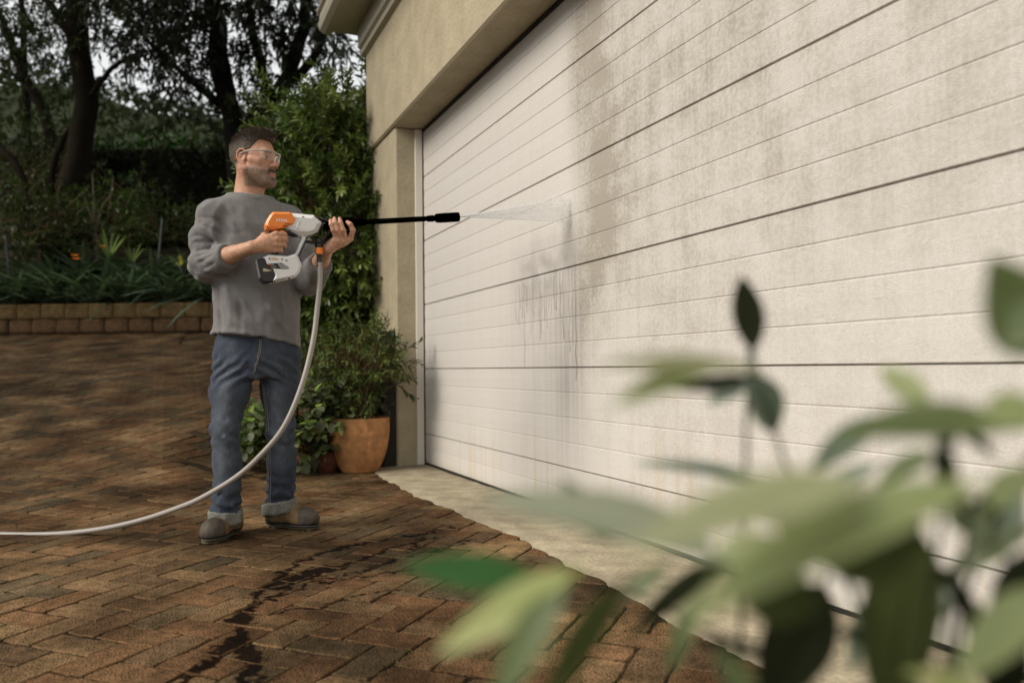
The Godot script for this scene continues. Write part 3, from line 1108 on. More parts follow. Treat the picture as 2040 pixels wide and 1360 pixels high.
func build_garden() -> void:
	# planted bank behind the wall
	var v := PackedVector3Array()
	var idx := PackedInt32Array()
	var bn := noise(0.9, 3, 71)
	var nu := 60
	var nd := 30
	for i in nd + 1:
		for k in nu + 1:
			var d := 12.16 + pow(i / float(nd), 1.4) * 18.0
			var u := -18.0 + 24.0 * k / nu
			var p := view_point(u, 0, d)
			v.append(Vector3(p.x, bank_y(u, d) + 0.08 * bn.get_noise_2d(u * 2.0, d * 2.0) - (0.3 if i == 0 else 0.0), p.z))
	for i in nd:
		for k in nu:
			var a := i * (nu + 1) + k
			idx.append_array(PackedInt32Array([a, a + nu + 1, a + 1, a + 1, a + nu + 1, a + nu + 2]))
	tag(put("planted_bank", mesh_from(v, smooth_normals(v, idx), idx), M.soil), "dark earth bank above the low block wall", "", "", "structure")
	# retaining wall: two courses of split-faced blocks
	var origin := view_point(-9.4, 0, 12.0)
	var w := thing("retaining_wall", origin, "low retaining wall of two courses of tan concrete blocks below the planted bank", "wall", "", atan2(-RGT.z, RGT.x))
	var kinds := []
	for k in 4: kinds.append([block_mesh(200 + k, 0.030), block_mesh(210 + k, 0.010)])
	var x := 0.0
	var i2 := 0
	while x < 7.6:
		var p0 := origin + RGT * (x + 0.18)
		var y0 := ground_y(p0.x, p0.z)
		var y1: float = lerpf(y0, 1.33, 0.75)
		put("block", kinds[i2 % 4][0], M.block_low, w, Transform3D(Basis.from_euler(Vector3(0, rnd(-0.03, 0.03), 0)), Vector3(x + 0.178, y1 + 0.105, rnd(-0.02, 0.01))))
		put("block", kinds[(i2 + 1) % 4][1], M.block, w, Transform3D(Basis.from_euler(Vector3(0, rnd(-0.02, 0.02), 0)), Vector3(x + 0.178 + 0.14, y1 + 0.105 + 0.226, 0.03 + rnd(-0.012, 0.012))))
		x += 0.362
		i2 += 1
	# strap-leaved clumps along the bank
	var blades := [leaf_mesh(0.70, 0.056, 0.85, 0.35, 8, 0.5, 0.6), leaf_mesh(0.68, 0.052, 0.6, 0.3, 8, 0.45, 0.6), leaf_mesh(0.76, 0.054, 1.1, 0.3, 8, 0.5, 0.6)]
	var lm := leaf_mat(0.27, Color(0.016, 0.026, 0.010), 0.75)
	var spots := []
	for k in 13: spots.append([-8.7 + k * 0.46 + rnd(-0.08, 0.08), 12.26 + rnd(0.0, 0.10), 1.0 + (0.18 if k % 4 == 1 else 0.0), true])
	for k in 14: spots.append([-9.1 + k * 0.5 + rnd(-0.15, 0.15), 12.95 + rnd(-0.2, 0.2), 1.05, false])
	for k in 13: spots.append([-9.6 + k * 0.56 + rnd(-0.15, 0.15), 13.7 + rnd(-0.25, 0.25), 1.0, false])
	var shades := []
	for k in 5:
		var c: StandardMaterial3D = lm.duplicate()
		c.vertex_color_use_as_albedo = false
		var g := rnd(0.6, 1.35)
		c.albedo_color = (Color(0.098, 0.142, 0.078) * g).linear_to_srgb()
		shades.append(c)
	var n := 0
	var nth := ["leftmost", "second", "third", "fourth", "fifth", "sixth", "seventh", "eighth", "ninth", "tenth", "eleventh", "twelfth", "thirteenth", "last"]
	for sp in spots:
		var p := view_point(sp[0], bank_y(sp[0], sp[1]), sp[1])
		var lab: String = nth[n] + " from the left of the strap-leaved clumps spilling over the block wall" if n < 13 else nth[n - 13] + " from the left of the strap-leaved clumps halfway up the bank" if n < 27 else nth[n - 27] + " from the left of the strap-leaved clumps highest up the bank"
		if n == 0 or n == 13 or n == 27: lab = lab.replace("leftmost from the left", "leftmost")
		var o := thing("strap_leaf_plant", p, lab, "plant", "strap-leaved plants on the bank")
		var xs := []
		var cs := []
		var nl := 40 if sp[3] else 38
		for k in nl:
			var a := TAU * k / nl * 2.618 * 3.0
			var lift := rnd(0.5, 2.0) * (1.0 if k > 8 else 1.5)
			var xf := aim(Vector3(cos(a), 0, sin(a)) * 0.05, Vector3(cos(a), lift, sin(a)), rnd(-0.25, 0.25), rnd(0.8, 1.2) * sp[2])
			if sp[3] and k < 22: put("leaf", blades[k % 3], shades[rng.randi() % 5], o, xf)
			else:
				xs.append(xf)
				var g := rnd(0.55, 1.4)
				cs.append(Color(0.098 * g, 0.142 * g, 0.078 * g))
		if xs.size(): tag(put_many("leaves", blades[n % 3], lm, xs, cs, o), "", "", "", "stuff")
		n += 1
	# a few paler upright spikes, orange lily heads and one yellow leaf
	for e in [[215, 512, 13.2, 0.9], [262, 520, 13.4, 0.6], [345, 530, 13.3, 0.5], [52, 492, 13.6, 0.7]]:
		var o := thing("spiky_plant", at_view(e[0], e[1] + 6, e[2]), ["upright pale green spiky plant beside the thin bare sapling", "small pale spiky tuft right of the thin bare sapling", "small upright spiky tuft by the grey stake", "tall spiky tuft left of the big leaning trunk"][n % 4], "plant")
		n += 1
		var sm := leaf_mat(0.5, Color(0.06, 0.09, 0.02), 0.4)
		sm.vertex_color_use_as_albedo = false
		sm.albedo_color = Color(0.048, 0.068, 0.018).linear_to_srgb()
		var bl := leaf_mesh(0.62, 0.04, 0.15, 0.4, 5, 0.4, 0.7)
		for k in 9:
			var a := k * 2.4
			put("leaf", bl, sm, o, aim(Vector3.ZERO, Vector3(cos(a) * 0.55, 1.2, sin(a) * 0.55), 0, e[3] * rnd(0.8, 1.15)))
	for e in [[146, 508, 12.9], [150, 515, 12.85], [205, 490, 13.2]]:
		var p := at_view(e[0], e[1], e[2])
		var o := thing("orange_flower", p, ["orange lily head above the strap leaves at the big trunk's foot", "lower orange lily head at the big trunk's foot", "dull orange lily head beside the bare sapling"][int(n) % 3], "flower")
		n += 1
		var pm := leaf_mat(0.6, Color(0.3, 0.09, 0.01), 0.3)
		pm.vertex_color_use_as_albedo = false
		pm.albedo_color = Color(0.34, 0.13, 0.035).linear_to_srgb()
		var pet := leaf_mesh(0.07, 0.03, 0.5, 0.3, 3)
		for k in 7: put("petal", pet, pm, o, aim(Vector3.ZERO, Vector3(cos(k * 0.9), 0.8, sin(k * 0.9)), 0))
		var so := Solid.new()
		so.tube([Vector3(0, -0.35, 0), Vector3.ZERO], [0.008, 0.006], 5)
		put("stem", so.mesh(), M.green_stem, o)
	var ym := leaf_mat(0.6, Color(0.25, 0.2, 0.02), 0.3)
	ym.vertex_color_use_as_albedo = false
	ym.albedo_color = Color(0.42, 0.33, 0.035).linear_to_srgb()
	tag(put("yellow_leaf", leaf_mesh(0.17, 0.1, 0.2, 0.3, 5), ym, null, aim(at_view(358, 528, 12.8), Vector3(0.1, 1, 0.15), 0.6)), "single yellow leaf standing among the strap leaves", "leaf")
	# grey stake
	var so2 := Solid.new()
	so2.tube([Vector3.ZERO, Vector3(0.09, 1.0, 0)], [0.017, 0.017], 8)
	tag(put("stake", so2.mesh(), mat(Color(0.045, 0.055, 0.055), 0.6), null, Transform3D(Basis(Vector3.UP, -0.41), at_view(311, 515, 13.5) - Vector3(0, 0.3, 0))), "thin grey stake leaning in the planted bank", "stake")
	var so3 := Solid.new()
	so3.tube([Vector3.ZERO, Vector3(-0.06, 0.7, 0)], [0.017, 0.017], 8)
	tag(put("stake", so3.mesh(), mat(Color(0.02, 0.026, 0.03), 0.6), null, Transform3D(Basis.IDENTITY, at_view(16, 552, 12.6))), "dark blue-grey stake among the leaves at the far left", "stake")
	# grey-green low shrub at the left end of the wall
	var gs := thing("grey_shrub", at_view(25, 610, 12.1), "low grey-green shrub over the left end of the block wall", "shrub")
	var d := sprays(at_view(18, 575, 12.3), Vector3(0.62, 0.36, 0.4), 240, 9, 0.12, 0.3, [Color(0.040, 0.048, 0.028), Color(0.03, 0.04, 0.02)], 0.3, 72)
	leafage(gs, d, leaf_mesh(0.05, 0.018, 0.1, 0.2, 2), M.leaf_matt, 0)
	# the dark clipped hedge behind and its brighter green top
	var hedge_leaf := leaf_mesh(0.13, 0.06, 0.15, 0.25, 2)
	var hd := thing("dark_hedge", view_point(-7.5, 3.3, 17.3), "tall dark hedge behind the planted bank with a brighter green stretch on top", "hedge")
	var core := Solid.new()
	core.box(Vector3(-4.9, 0, -0.5), Vector3(5.6, 2.2, 0.5), 0.1)
	put("branches", core.mesh(), mat(Color(0.012, 0.012, 0.008), 1.0, 0.1), hd, Transform3D(Basis(Vector3.UP, -0.408), Vector3.ZERO)).set_meta("kind", "stuff")
	var xs := []
	var cs := []
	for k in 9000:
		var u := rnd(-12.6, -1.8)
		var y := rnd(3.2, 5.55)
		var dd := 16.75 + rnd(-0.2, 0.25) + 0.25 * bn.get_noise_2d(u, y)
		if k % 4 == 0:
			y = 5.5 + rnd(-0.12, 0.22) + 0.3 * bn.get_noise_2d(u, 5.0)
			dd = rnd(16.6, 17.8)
		var bright_top: float = smoothstep(5.3, 5.7, y) * smoothstep(-9.6, -8.9, u) * smoothstep(-5.8, -6.6, u)
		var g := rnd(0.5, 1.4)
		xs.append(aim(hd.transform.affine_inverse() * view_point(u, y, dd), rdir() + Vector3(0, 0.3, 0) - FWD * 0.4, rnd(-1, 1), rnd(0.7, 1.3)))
		cs.append(Color(lerpf(0.012, 0.045, bright_top) * g, lerpf(0.017, 0.12, bright_top) * g, lerpf(0.008, 0.02, bright_top) * g))
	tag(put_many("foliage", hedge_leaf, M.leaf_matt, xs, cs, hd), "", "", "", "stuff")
	# undergrowth bushes on the left, sapling
	for e in [[35, 395, 15.2, 1.1, 0.95, "dark feathery bush at the far left under the trees"], [215, 455, 14.4, 0.75, 0.62, "light green twiggy bush around the bare sapling"], [75, 330, 16.2, 1.3, 0.8, "dim bush between the two leaning trunks"], [240, 385, 15.0, 0.55, 0.5, "small bright bush in front of the dark hedge"], [120, 440, 14.0, 0.7, 0.45, "dark low bush at the big trunk's own foot"], [20, 470, 13.6, 0.8, 0.45, "small dark bush above the left end of the wall"], [60, 430, 14.2, 1.0, 0.7, "dark low bush at the foot of the leaning trunks"], [320, 440, 15.6, 0.9, 0.5, "dim low bush under the dark hedge beside the stake"], [130, 330, 16.6, 0.8, 1.0, "dim bush behind the big leaning trunk"]]:
		var p := at_view(e[0], e[1], e[2])
		var b := thing("bush", Vector3(p.x, p.y - e[4], p.z), e[5], "bush")
		var bright: float = 1.7 if e[0] > 200 else 0.9
		var q := sprays(p, Vector3(e[3], e[4], e[3]), int(130 * e[3] * e[3]) + 40, 10, 0.32, 0.2, [Color(0.028, 0.046, 0.010) * bright, Color(0.036, 0.056, 0.012) * bright], 0.5, 80 + int(e[0]), 0.25)
		leafage(b, q, leaf_mesh(0.11, 0.042, 0.2, 0.2, 2), M.leaf, 0)
		put("twigs", twig_mesh(q.t, 0.005, 0.3, 2), M.twig, b, Transform3D(Basis.IDENTITY, -b.position)).set_meta("kind", "stuff")
	var sp := thing("bare_sapling", at_view(193, 510, 13.9), "thin pale bare sapling forking in front of the dark hedge", "sapling")
	for l in [[[193, 520], [190, 470], [185, 440], [195, 425]], [[189, 460], [200, 410], [218, 385], [222, 350]], [[187, 445], [170, 405], [165, 380]], [[192, 470], [160, 450]], [[186, 440], [184, 400], [181, 340]]]:
		var pts := []
		for q in l: pts.append(at_view(q[0], q[1], 13.9) - sp.position)
		var so := Solid.new()
		so.tube(arc(pts, 8), taper(0.026, 0.009, 8), 7)
		put("stem", so.mesh(), mat(Color(0.075, 0.060, 0.032), 0.9), sp)
	# hill far behind
	v = PackedVector3Array()
	idx = PackedInt32Array()
	var hn := noise(0.05, 4, 75)
	for i in 21:
		for k in 49:
			var u := -110.0 + 190.0 * k / 48.0
			var dd := 30.0 + i * 6.0
			var p := view_point(u, 0, dd)
			var hy := 2.5 + 20.0 * smoothstep(28.0, 72.0, dd) + 2.0 * hn.get_noise_2d(u, dd) + 3.0 * smoothstep(0.0, -60.0, u)
			v.append(Vector3(p.x, hy, p.z))
	for i in 20:
		for k in 48:
			var a := i * 49 + k
			idx.append_array(PackedInt32Array([a, a + 49, a + 1, a + 1, a + 49, a + 50]))
	tag(put("hill", mesh_from(v, smooth_normals(v, idx), idx), mat(Color(0.045, 0.055, 0.03), 1.0, 0.1)), "wooded hillside far behind the garden", "", "", "structure")
	xs = []
	cs = []
	for k in 9000:
		var u := rnd(-60.0, -4.0)
		var dd := rnd(31.0, 74.0)
		var p := view_point(u, 0, dd)
		var hy := 2.5 + 20.0 * smoothstep(28.0, 72.0, dd) + 2.0 * hn.get_noise_2d(u, dd) + 3.0 * smoothstep(0.0, -60.0, u)
		var g := rnd(0.5, 1.5)
		xs.append(aim(Vector3(p.x, hy + rnd(0.0, 1.2), p.z), rdir() + Vector3.UP * 0.5, rnd(-1, 1), rnd(3.0, 9.0)))
		cs.append(Color(0.034 * g, 0.042 * g, 0.022 * g))
	tag(put_many("far_scrub", hedge_leaf, M.leaf_matt, xs, cs), "dull green scrub covering the far hillside", "scrub", "", "stuff")
	# trees
	var long_leaf := leaf_mesh(0.14, 0.034, 0.3, 0.2, 2)
	var gum := leaf_mesh(0.16, 0.04, 0.35, 0.2, 2)
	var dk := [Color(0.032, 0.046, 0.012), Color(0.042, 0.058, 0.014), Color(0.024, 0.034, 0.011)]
	var P := func(l: Array, dep: float) -> Array:
		var out := []
		for q in l: out.append(at_view(q[0], q[1], dep if q.size() < 3 else q[2]))
		return out
	var cl := crown(at_view(120, -140, 14.5), Vector3(3.4, 2.6, 2.6), 130, 0.35, 0.62, -0.06, 91)
	for q in [[150, 60, 14], [90, 40, 14.6], [230, 60, 14.2], [40, 80, 15], [280, 150, 14.6], [60, 150, 15.2], [210, 215, 14.8], [15, 210, 14.6], [110, 120, 14.2], [300, 90, 14.4], [250, 20, 13.8], [40, 20, 14.0], [180, 20, 14.4], [120, 200, 14.9], [70, 255, 14.8], [20, 270, 14.9], [165, 130, 15]]: cl.append([at_view(q[0], q[1], q[2]), rnd(0.38, 0.62)])
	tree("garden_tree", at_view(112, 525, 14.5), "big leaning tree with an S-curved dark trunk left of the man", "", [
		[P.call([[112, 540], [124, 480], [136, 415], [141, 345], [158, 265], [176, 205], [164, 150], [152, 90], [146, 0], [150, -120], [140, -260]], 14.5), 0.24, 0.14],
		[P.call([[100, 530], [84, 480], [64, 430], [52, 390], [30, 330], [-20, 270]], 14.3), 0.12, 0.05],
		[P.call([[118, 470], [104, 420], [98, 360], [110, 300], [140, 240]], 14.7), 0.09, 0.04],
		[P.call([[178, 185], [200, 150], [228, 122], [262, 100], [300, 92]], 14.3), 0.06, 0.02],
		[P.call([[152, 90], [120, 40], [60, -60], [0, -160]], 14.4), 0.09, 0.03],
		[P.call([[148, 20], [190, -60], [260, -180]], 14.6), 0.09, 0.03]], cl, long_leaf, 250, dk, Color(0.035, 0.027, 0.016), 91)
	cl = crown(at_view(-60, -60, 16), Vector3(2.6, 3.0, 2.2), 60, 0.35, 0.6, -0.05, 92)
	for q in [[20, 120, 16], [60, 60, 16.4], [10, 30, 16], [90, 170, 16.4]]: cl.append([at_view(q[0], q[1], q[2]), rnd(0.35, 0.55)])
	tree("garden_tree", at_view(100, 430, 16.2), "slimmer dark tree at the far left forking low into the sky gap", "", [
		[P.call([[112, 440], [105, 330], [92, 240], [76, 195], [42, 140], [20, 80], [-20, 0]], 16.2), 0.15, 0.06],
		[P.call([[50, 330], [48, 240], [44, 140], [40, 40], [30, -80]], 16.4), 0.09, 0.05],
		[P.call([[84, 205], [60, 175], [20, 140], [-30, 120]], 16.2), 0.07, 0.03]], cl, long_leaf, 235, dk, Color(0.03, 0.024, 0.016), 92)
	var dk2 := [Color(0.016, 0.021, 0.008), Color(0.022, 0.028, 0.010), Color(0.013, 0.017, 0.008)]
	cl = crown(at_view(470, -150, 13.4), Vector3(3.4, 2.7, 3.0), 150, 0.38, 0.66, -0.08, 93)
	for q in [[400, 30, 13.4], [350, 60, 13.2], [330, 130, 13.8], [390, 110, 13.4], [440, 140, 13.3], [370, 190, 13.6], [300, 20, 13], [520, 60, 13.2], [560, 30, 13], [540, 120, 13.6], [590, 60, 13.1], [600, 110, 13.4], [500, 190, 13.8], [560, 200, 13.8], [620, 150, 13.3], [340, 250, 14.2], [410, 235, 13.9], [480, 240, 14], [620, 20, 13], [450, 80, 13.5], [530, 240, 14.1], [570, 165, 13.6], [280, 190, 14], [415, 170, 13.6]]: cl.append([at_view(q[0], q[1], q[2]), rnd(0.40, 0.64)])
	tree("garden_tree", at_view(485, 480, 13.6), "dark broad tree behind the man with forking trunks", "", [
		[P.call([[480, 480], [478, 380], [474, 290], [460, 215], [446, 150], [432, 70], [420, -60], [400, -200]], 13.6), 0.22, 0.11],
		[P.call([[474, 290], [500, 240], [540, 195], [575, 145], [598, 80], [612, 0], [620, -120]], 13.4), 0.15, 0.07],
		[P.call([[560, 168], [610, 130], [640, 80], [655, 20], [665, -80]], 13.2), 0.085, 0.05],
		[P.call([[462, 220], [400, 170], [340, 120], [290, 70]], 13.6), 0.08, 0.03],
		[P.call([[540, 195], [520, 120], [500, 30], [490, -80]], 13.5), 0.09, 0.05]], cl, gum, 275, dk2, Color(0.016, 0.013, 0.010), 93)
	cl = []
	for q in [[690, 60, 10], [715, 120, 9.6], [700, 165, 9.8], [725, 60, 9.8], [720, 190, 9.4], [690, 10, 10], [668, 190, 9.6], [640, 200, 10], [720, -40, 9.8], [680, -60, 10.2], [660, -20, 11], [735, 150, 9.9], [705, 95, 9.9]]: cl.append([at_view(q[0], q[1], q[2]), rnd(0.22, 0.36)])
	tree("garden_tree", at_view(760, 480, 10.4), "thin tree whose dark drooping sprays hang beside the garage eaves", "", [
		[P.call([[770, 500], [760, 300], [752, 150], [735, 40], [715, -60]], 10.4), 0.07, 0.03],
		[P.call([[752, 150], [725, 110], [700, 90]], 10.2), 0.025, 0.01],
		[P.call([[745, 100], [715, 60], [685, 50]], 10.2), 0.025, 0.01]], cl, long_leaf, 260, dk2, Color(0.02, 0.016, 0.012), 94)
	# unseen tree added left of the view so its crown dims the drive there
	cl = crown(Vector3(-10.4, 4.7, -4.2), Vector3(2.9, 3.1, 3.8), 230, 0.5, 0.8, -0.1, 95)
	for q in crown(Vector3(-8.2, 8.0, -3.6), Vector3(3.8, 1.3, 4.0), 140, 0.5, 0.8, -0.12, 96): cl.append(q)  # overhead canopy added above the view to dim the paving
	tree("garden_tree", Vector3(-10.6, 0.6, -6.2), "unseen tree added to shade the left edge of the drive", "", [
		[[Vector3(-10.6, 0.5, -6.2), Vector3(-10.5, 2.0, -6.1), Vector3(-10.3, 3.4, -6.3), Vector3(-10.4, 5.8, -6.0)], 0.2, 0.1]], cl, leaf_mesh(0.26, 0.10, 0.3, 0.2, 2), 90, dk, Color(0.04, 0.03, 0.02), 95)
	# big leafy shrub against the end of the garage
	var c0 := view_point(-1.52, 0, 7.0)
	var bs := thing("laurel_shrub", Vector3(c0.x, 0.0, c0.z), "tall leafy evergreen shrub growing against the corner of the garage", "shrub")
	var cols := [Color(0.096, 0.142, 0.034), Color(0.120, 0.164, 0.042), Color(0.072, 0.114, 0.030), Color(0.160, 0.192, 0.058)]
	var q1 := sprays(Vector3(c0.x, 2.0, c0.z), Vector3(0.74, 1.28, 0.62), 1400, 18, 0.25, 0.25, cols, 0.45, 76, 0.5)
	var q2 := sprays(Vector3(c0.x + 0.14, 0.85, c0.z + 0.22), Vector3(0.58, 0.78, 0.45), 360, 15, 0.22, 0.2, [Color(0.105, 0.135, 0.035), Color(0.075, 0.105, 0.028)], 0.4, 77, 0.5)
	for key in ["x", "c", "t"]: q1[key].append_array(q2[key])
	leafage(bs, q1, leaf_mesh(0.088, 0.032, 0.18, 0.28, 4), M.leaf_gloss, 300)
	put("twigs", twig_mesh(q1.t, 0.0035, 0.25, 2), M.twig, bs, Transform3D(Basis.IDENTITY, -bs.position)).set_meta("kind", "stuff")
	for k in 5:
		var so := Solid.new()
		var a := k * 1.26
		so.tube(arc([Vector3(cos(a) * 0.06, -0.05, sin(a) * 0.06), Vector3(cos(a) * 0.2, 0.9, sin(a) * 0.2), Vector3(cos(a) * 0.35, 2.3, sin(a) * 0.3)], 8), taper(0.03, 0.01, 8), 7)
		put("stem", so.mesh(), M.twig, bs)

func block_mesh(s: int, rough: float) -> ArrayMesh:
	# split face towards +z, bulging, with rounded ends
	var r := RandomNumberGenerator.new()
	r.seed = s
	var v := PackedVector3Array()
	var idx := PackedInt32Array()
	var nx := 10
	var ny := 7
	for j in ny + 1:
		for i in nx + 1:
			var a := lerpf(-1, 1, i / float(nx))
			var b := lerpf(-1, 1, j / float(ny))
			var rx := 1.0 - pow(absf(a), 5.0) * 0.5
			var ry := 1.0 - pow(absf(b), 6.0) * 0.5
			var z := 0.0 + (rough + 0.022) * rx * ry + r.randf_range(-0.003, 0.003)
			var sx := 0.175 * a * (1.0 - rough * 2.6 * pow(absf(b), 5.0))
			v.append(Vector3(sx, 0.110 * b * (1.0 - rough * 2.0 * pow(absf(a), 5.0)), z))
	for j in ny:
		for i in nx:
			var k := j * (nx + 1) + i
			idx.append_array(PackedInt32Array([k, k + nx + 1, k + 1, k + 1, k + nx + 1, k + nx + 2]))
	var so := Solid.new()
	for i in range(0, idx.size(), 3): so.tri(v[idx[i]], v[idx[i + 1]], v[idx[i + 2]])
	so.box(Vector3(-0.172, -0.108, -0.25), Vector3(0.172, 0.108, 0.004))
	return so.mesh()

# ------------------------------------------------------------------ pots at the pier
func clay(col: Color, s: int) -> StandardMaterial3D:
	var n := 256
	var a := noise_bytes(n, n, 0.02, 3, s)
	var d := PackedByteArray()
	d.resize(n * n * 3)
	for i in n * n:
		var y := i / n
		var g := 0.82 + 0.34 * (a[i] / 255.0 - 0.5) + 0.05 * sin(y * 0.9)
		d[i * 3] = int(clampf(g, 0, 1) * 255)
		d[i * 3 + 1] = int(clampf(g * 0.98, 0, 1) * 255)
		d[i * 3 + 2] = int(clampf(g * 0.96, 0, 1) * 255)
	var m := mat(col, 0.62, 0.4)
	m.albedo_texture = ImageTexture.create_from_image(Image.create_from_data(n, n, false, Image.FORMAT_RGB8, d))
	m.uv1_triplanar = true
	m.uv1_scale = Vector3(2.4, 2.4, 2.4)
	m.heightmap_enabled = true
	m.heightmap_texture = M.fine_tex
	m.heightmap_scale = 0.12
	return m

func pot_mesh(k: float) -> ArrayMesh:
	var prof := []
	var outer := [[0.0, 0.0], [0.118, 0.0], [0.128, 0.006], [0.150, 0.045], [0.172, 0.095], [0.190, 0.155], [0.201, 0.22], [0.206, 0.28], [0.207, 0.345], [0.208, 0.366], [0.205, 0.373], [0.196, 0.373], [0.191, 0.366], [0.188, 0.33], [0.0, 0.325]]
	for e in outer: prof.append(Vector2(e[0], e[1]) * k)
	var s := Solid.new()
	s.lathe(prof, 48)
	return s.mesh()

func build_pots() -> void:
	var p := Vector3(-0.527, 0.0, 0.11)
	var o := thing("terracotta_pot", p, "smooth orange terracotta pot standing by the garage pier", "plant pot")
	put("bowl", pot_mesh(1.04), clay(Color(0.64, 0.315, 0.130), 301), o)
	var sl := Solid.new()
	sl.lathe([Vector2(0.0, 0.338), Vector2(0.187, 0.334)], 24)
	put("soil", sl.mesh(), M.soil, o)
	var sh := thing("potted_shrub", p + Vector3(0, 0.33, 0), "leafy shrub with thin branching stems growing in the orange pot", "shrub")
	var cols := [Color(0.055, 0.082, 0.022), Color(0.07, 0.098, 0.028), Color(0.045, 0.068, 0.022), Color(0.09, 0.10, 0.03)]
	var q := sprays(p + Vector3(-0.02, 0.79, -0.02), Vector3(0.36, 0.27, 0.33), 230, 11, 0.13, 0.4, cols, 0.35, 302, 0.35)
	var q2 := sprays(p + Vector3(-0.02, 0.50, 0.0), Vector3(0.25, 0.14, 0.22), 50, 8, 0.12, -0.1, [Color(0.035, 0.052, 0.028), Color(0.05, 0.07, 0.03)], 0.35, 303, 0.4)
	for key in ["x", "c", "t"]: q[key].append_array(q2[key])
	# two sprigs that reach across the pier
	for e in [[Vector3(0.27, 0.86, 0.12), Vector3(0.12, 0.06, 0.05)], [Vector3(0.25, 0.80, 0.13), Vector3(0.10, -0.02, 0.04)], [Vector3(0.25, 0.62, 0.10), Vector3(0.06, -0.05, 0.03)]]:
		var dir: Vector3 = (e[1] as Vector3).normalized()
		q.t.append([p + e[0], dir, 0.16])
		for k in 16:
			q.x.append(aim(p + e[0] + dir * 0.011 * k, dir + rdir() * 0.8, rnd(-0.5, 0.5), rnd(0.8, 1.1)))
			q.c.append(Color(0.045, 0.06, 0.022) * rnd(0.7, 1.2))
	leafage(sh, q, leaf_mesh(0.056, 0.019, 0.2, 0.3, 4), M.leaf, 300)
	put("twigs", twig_mesh(q.t, 0.002, 0.12), M.twig, sh, Transform3D(Basis.IDENTITY, -sh.position)).set_meta("kind", "stuff")
	for k in 9:
		var a := k * 2.4
		var r := 0.03 + 0.004 * k
		var so := Solid.new()
		so.tube(arc([Vector3(cos(a) * r, -0.01, sin(a) * r), Vector3(cos(a) * r * 1.4 + rnd(-0.01, 0.01), 0.2, sin(a) * r * 1.4), Vector3(cos(a) * 0.14, 0.38, sin(a) * 0.12), Vector3(cos(a) * 0.24, 0.52, sin(a) * 0.2)], 8), taper(0.008, 0.003, 8), 6)
		put("stem", so.mesh(), M.twig, sh)
	# pots half hidden behind
	var p2 := view_point(-1.42, 0.0, 6.15)
	p2.y = 0.0
	var o2 := thing("terracotta_pot", p2, "larger terracotta pot behind the foliage, only its rim showing", "plant pot")
	put("bowl", pot_mesh(1.62), clay(Color(0.42, 0.17, 0.07), 304), o2)
	var p3 := view_point(-1.33, 0.0, 5.72)
	var o3 := thing("terracotta_pot", p3, "small dark terracotta pot under the round-leaved plant", "plant pot")
	put("bowl", pot_mesh(0.42), clay(Color(0.15, 0.05, 0.028), 305), o3)
	# round soft leaves
	var rl := leaf_mesh(0.080, 0.063, 0.25, 0.22, 6, 0.48, 0.62)
	var gcols := [Color(0.10, 0.112, 0.072), Color(0.12, 0.135, 0.085), Color(0.08, 0.092, 0.06), Color(0.06, 0.064, 0.042)]
	var specs := [[view_point(-1.42, 0.36, 5.6), Vector3(0.25, 0.26, 0.18), 110, "round-leaved grey-green plant in the small dark pot"], [view_point(-1.80, 0.30, 5.62), Vector3(0.14, 0.19, 0.12), 60, "round-leaved plant with purple undersides seen between the man's legs"], [view_point(-1.28, 0.50, 5.9), Vector3(0.24, 0.18, 0.2), 60, "dim round-leaved plant behind the potted shrub's stems"]]
	for e in specs:
		var c: Vector3 = e[0]
		var pl := thing("round_leaf_plant", Vector3(c.x, 0.02, c.z), e[3], "plant")
		var d := sprays(c, e[1], e[2], 5, 0.10, 0.3, gcols, 0.25, 310 + int(e[2]), 0.6, 0.25)
		for i in d.c.size():
			if i % 9 == 0: d.c[i] = Color(0.05, 0.018, 0.022)
		leafage(pl, d, rl, M.leaf, 300)
		put("twigs", twig_mesh(d.t, 0.003, 0.2), M.green_stem, pl, Transform3D(Basis.IDENTITY, -pl.position)).set_meta("kind", "stuff")
	# dark strip added to stand in for shade on the pier face
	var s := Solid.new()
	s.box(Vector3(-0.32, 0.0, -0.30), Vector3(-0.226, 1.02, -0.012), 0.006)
	var dp := put("shade_strip", s.mesh(), M.painted_shade)
	tag(dp, "added dark strip standing in for shade between the orange pot and the pier", "post")

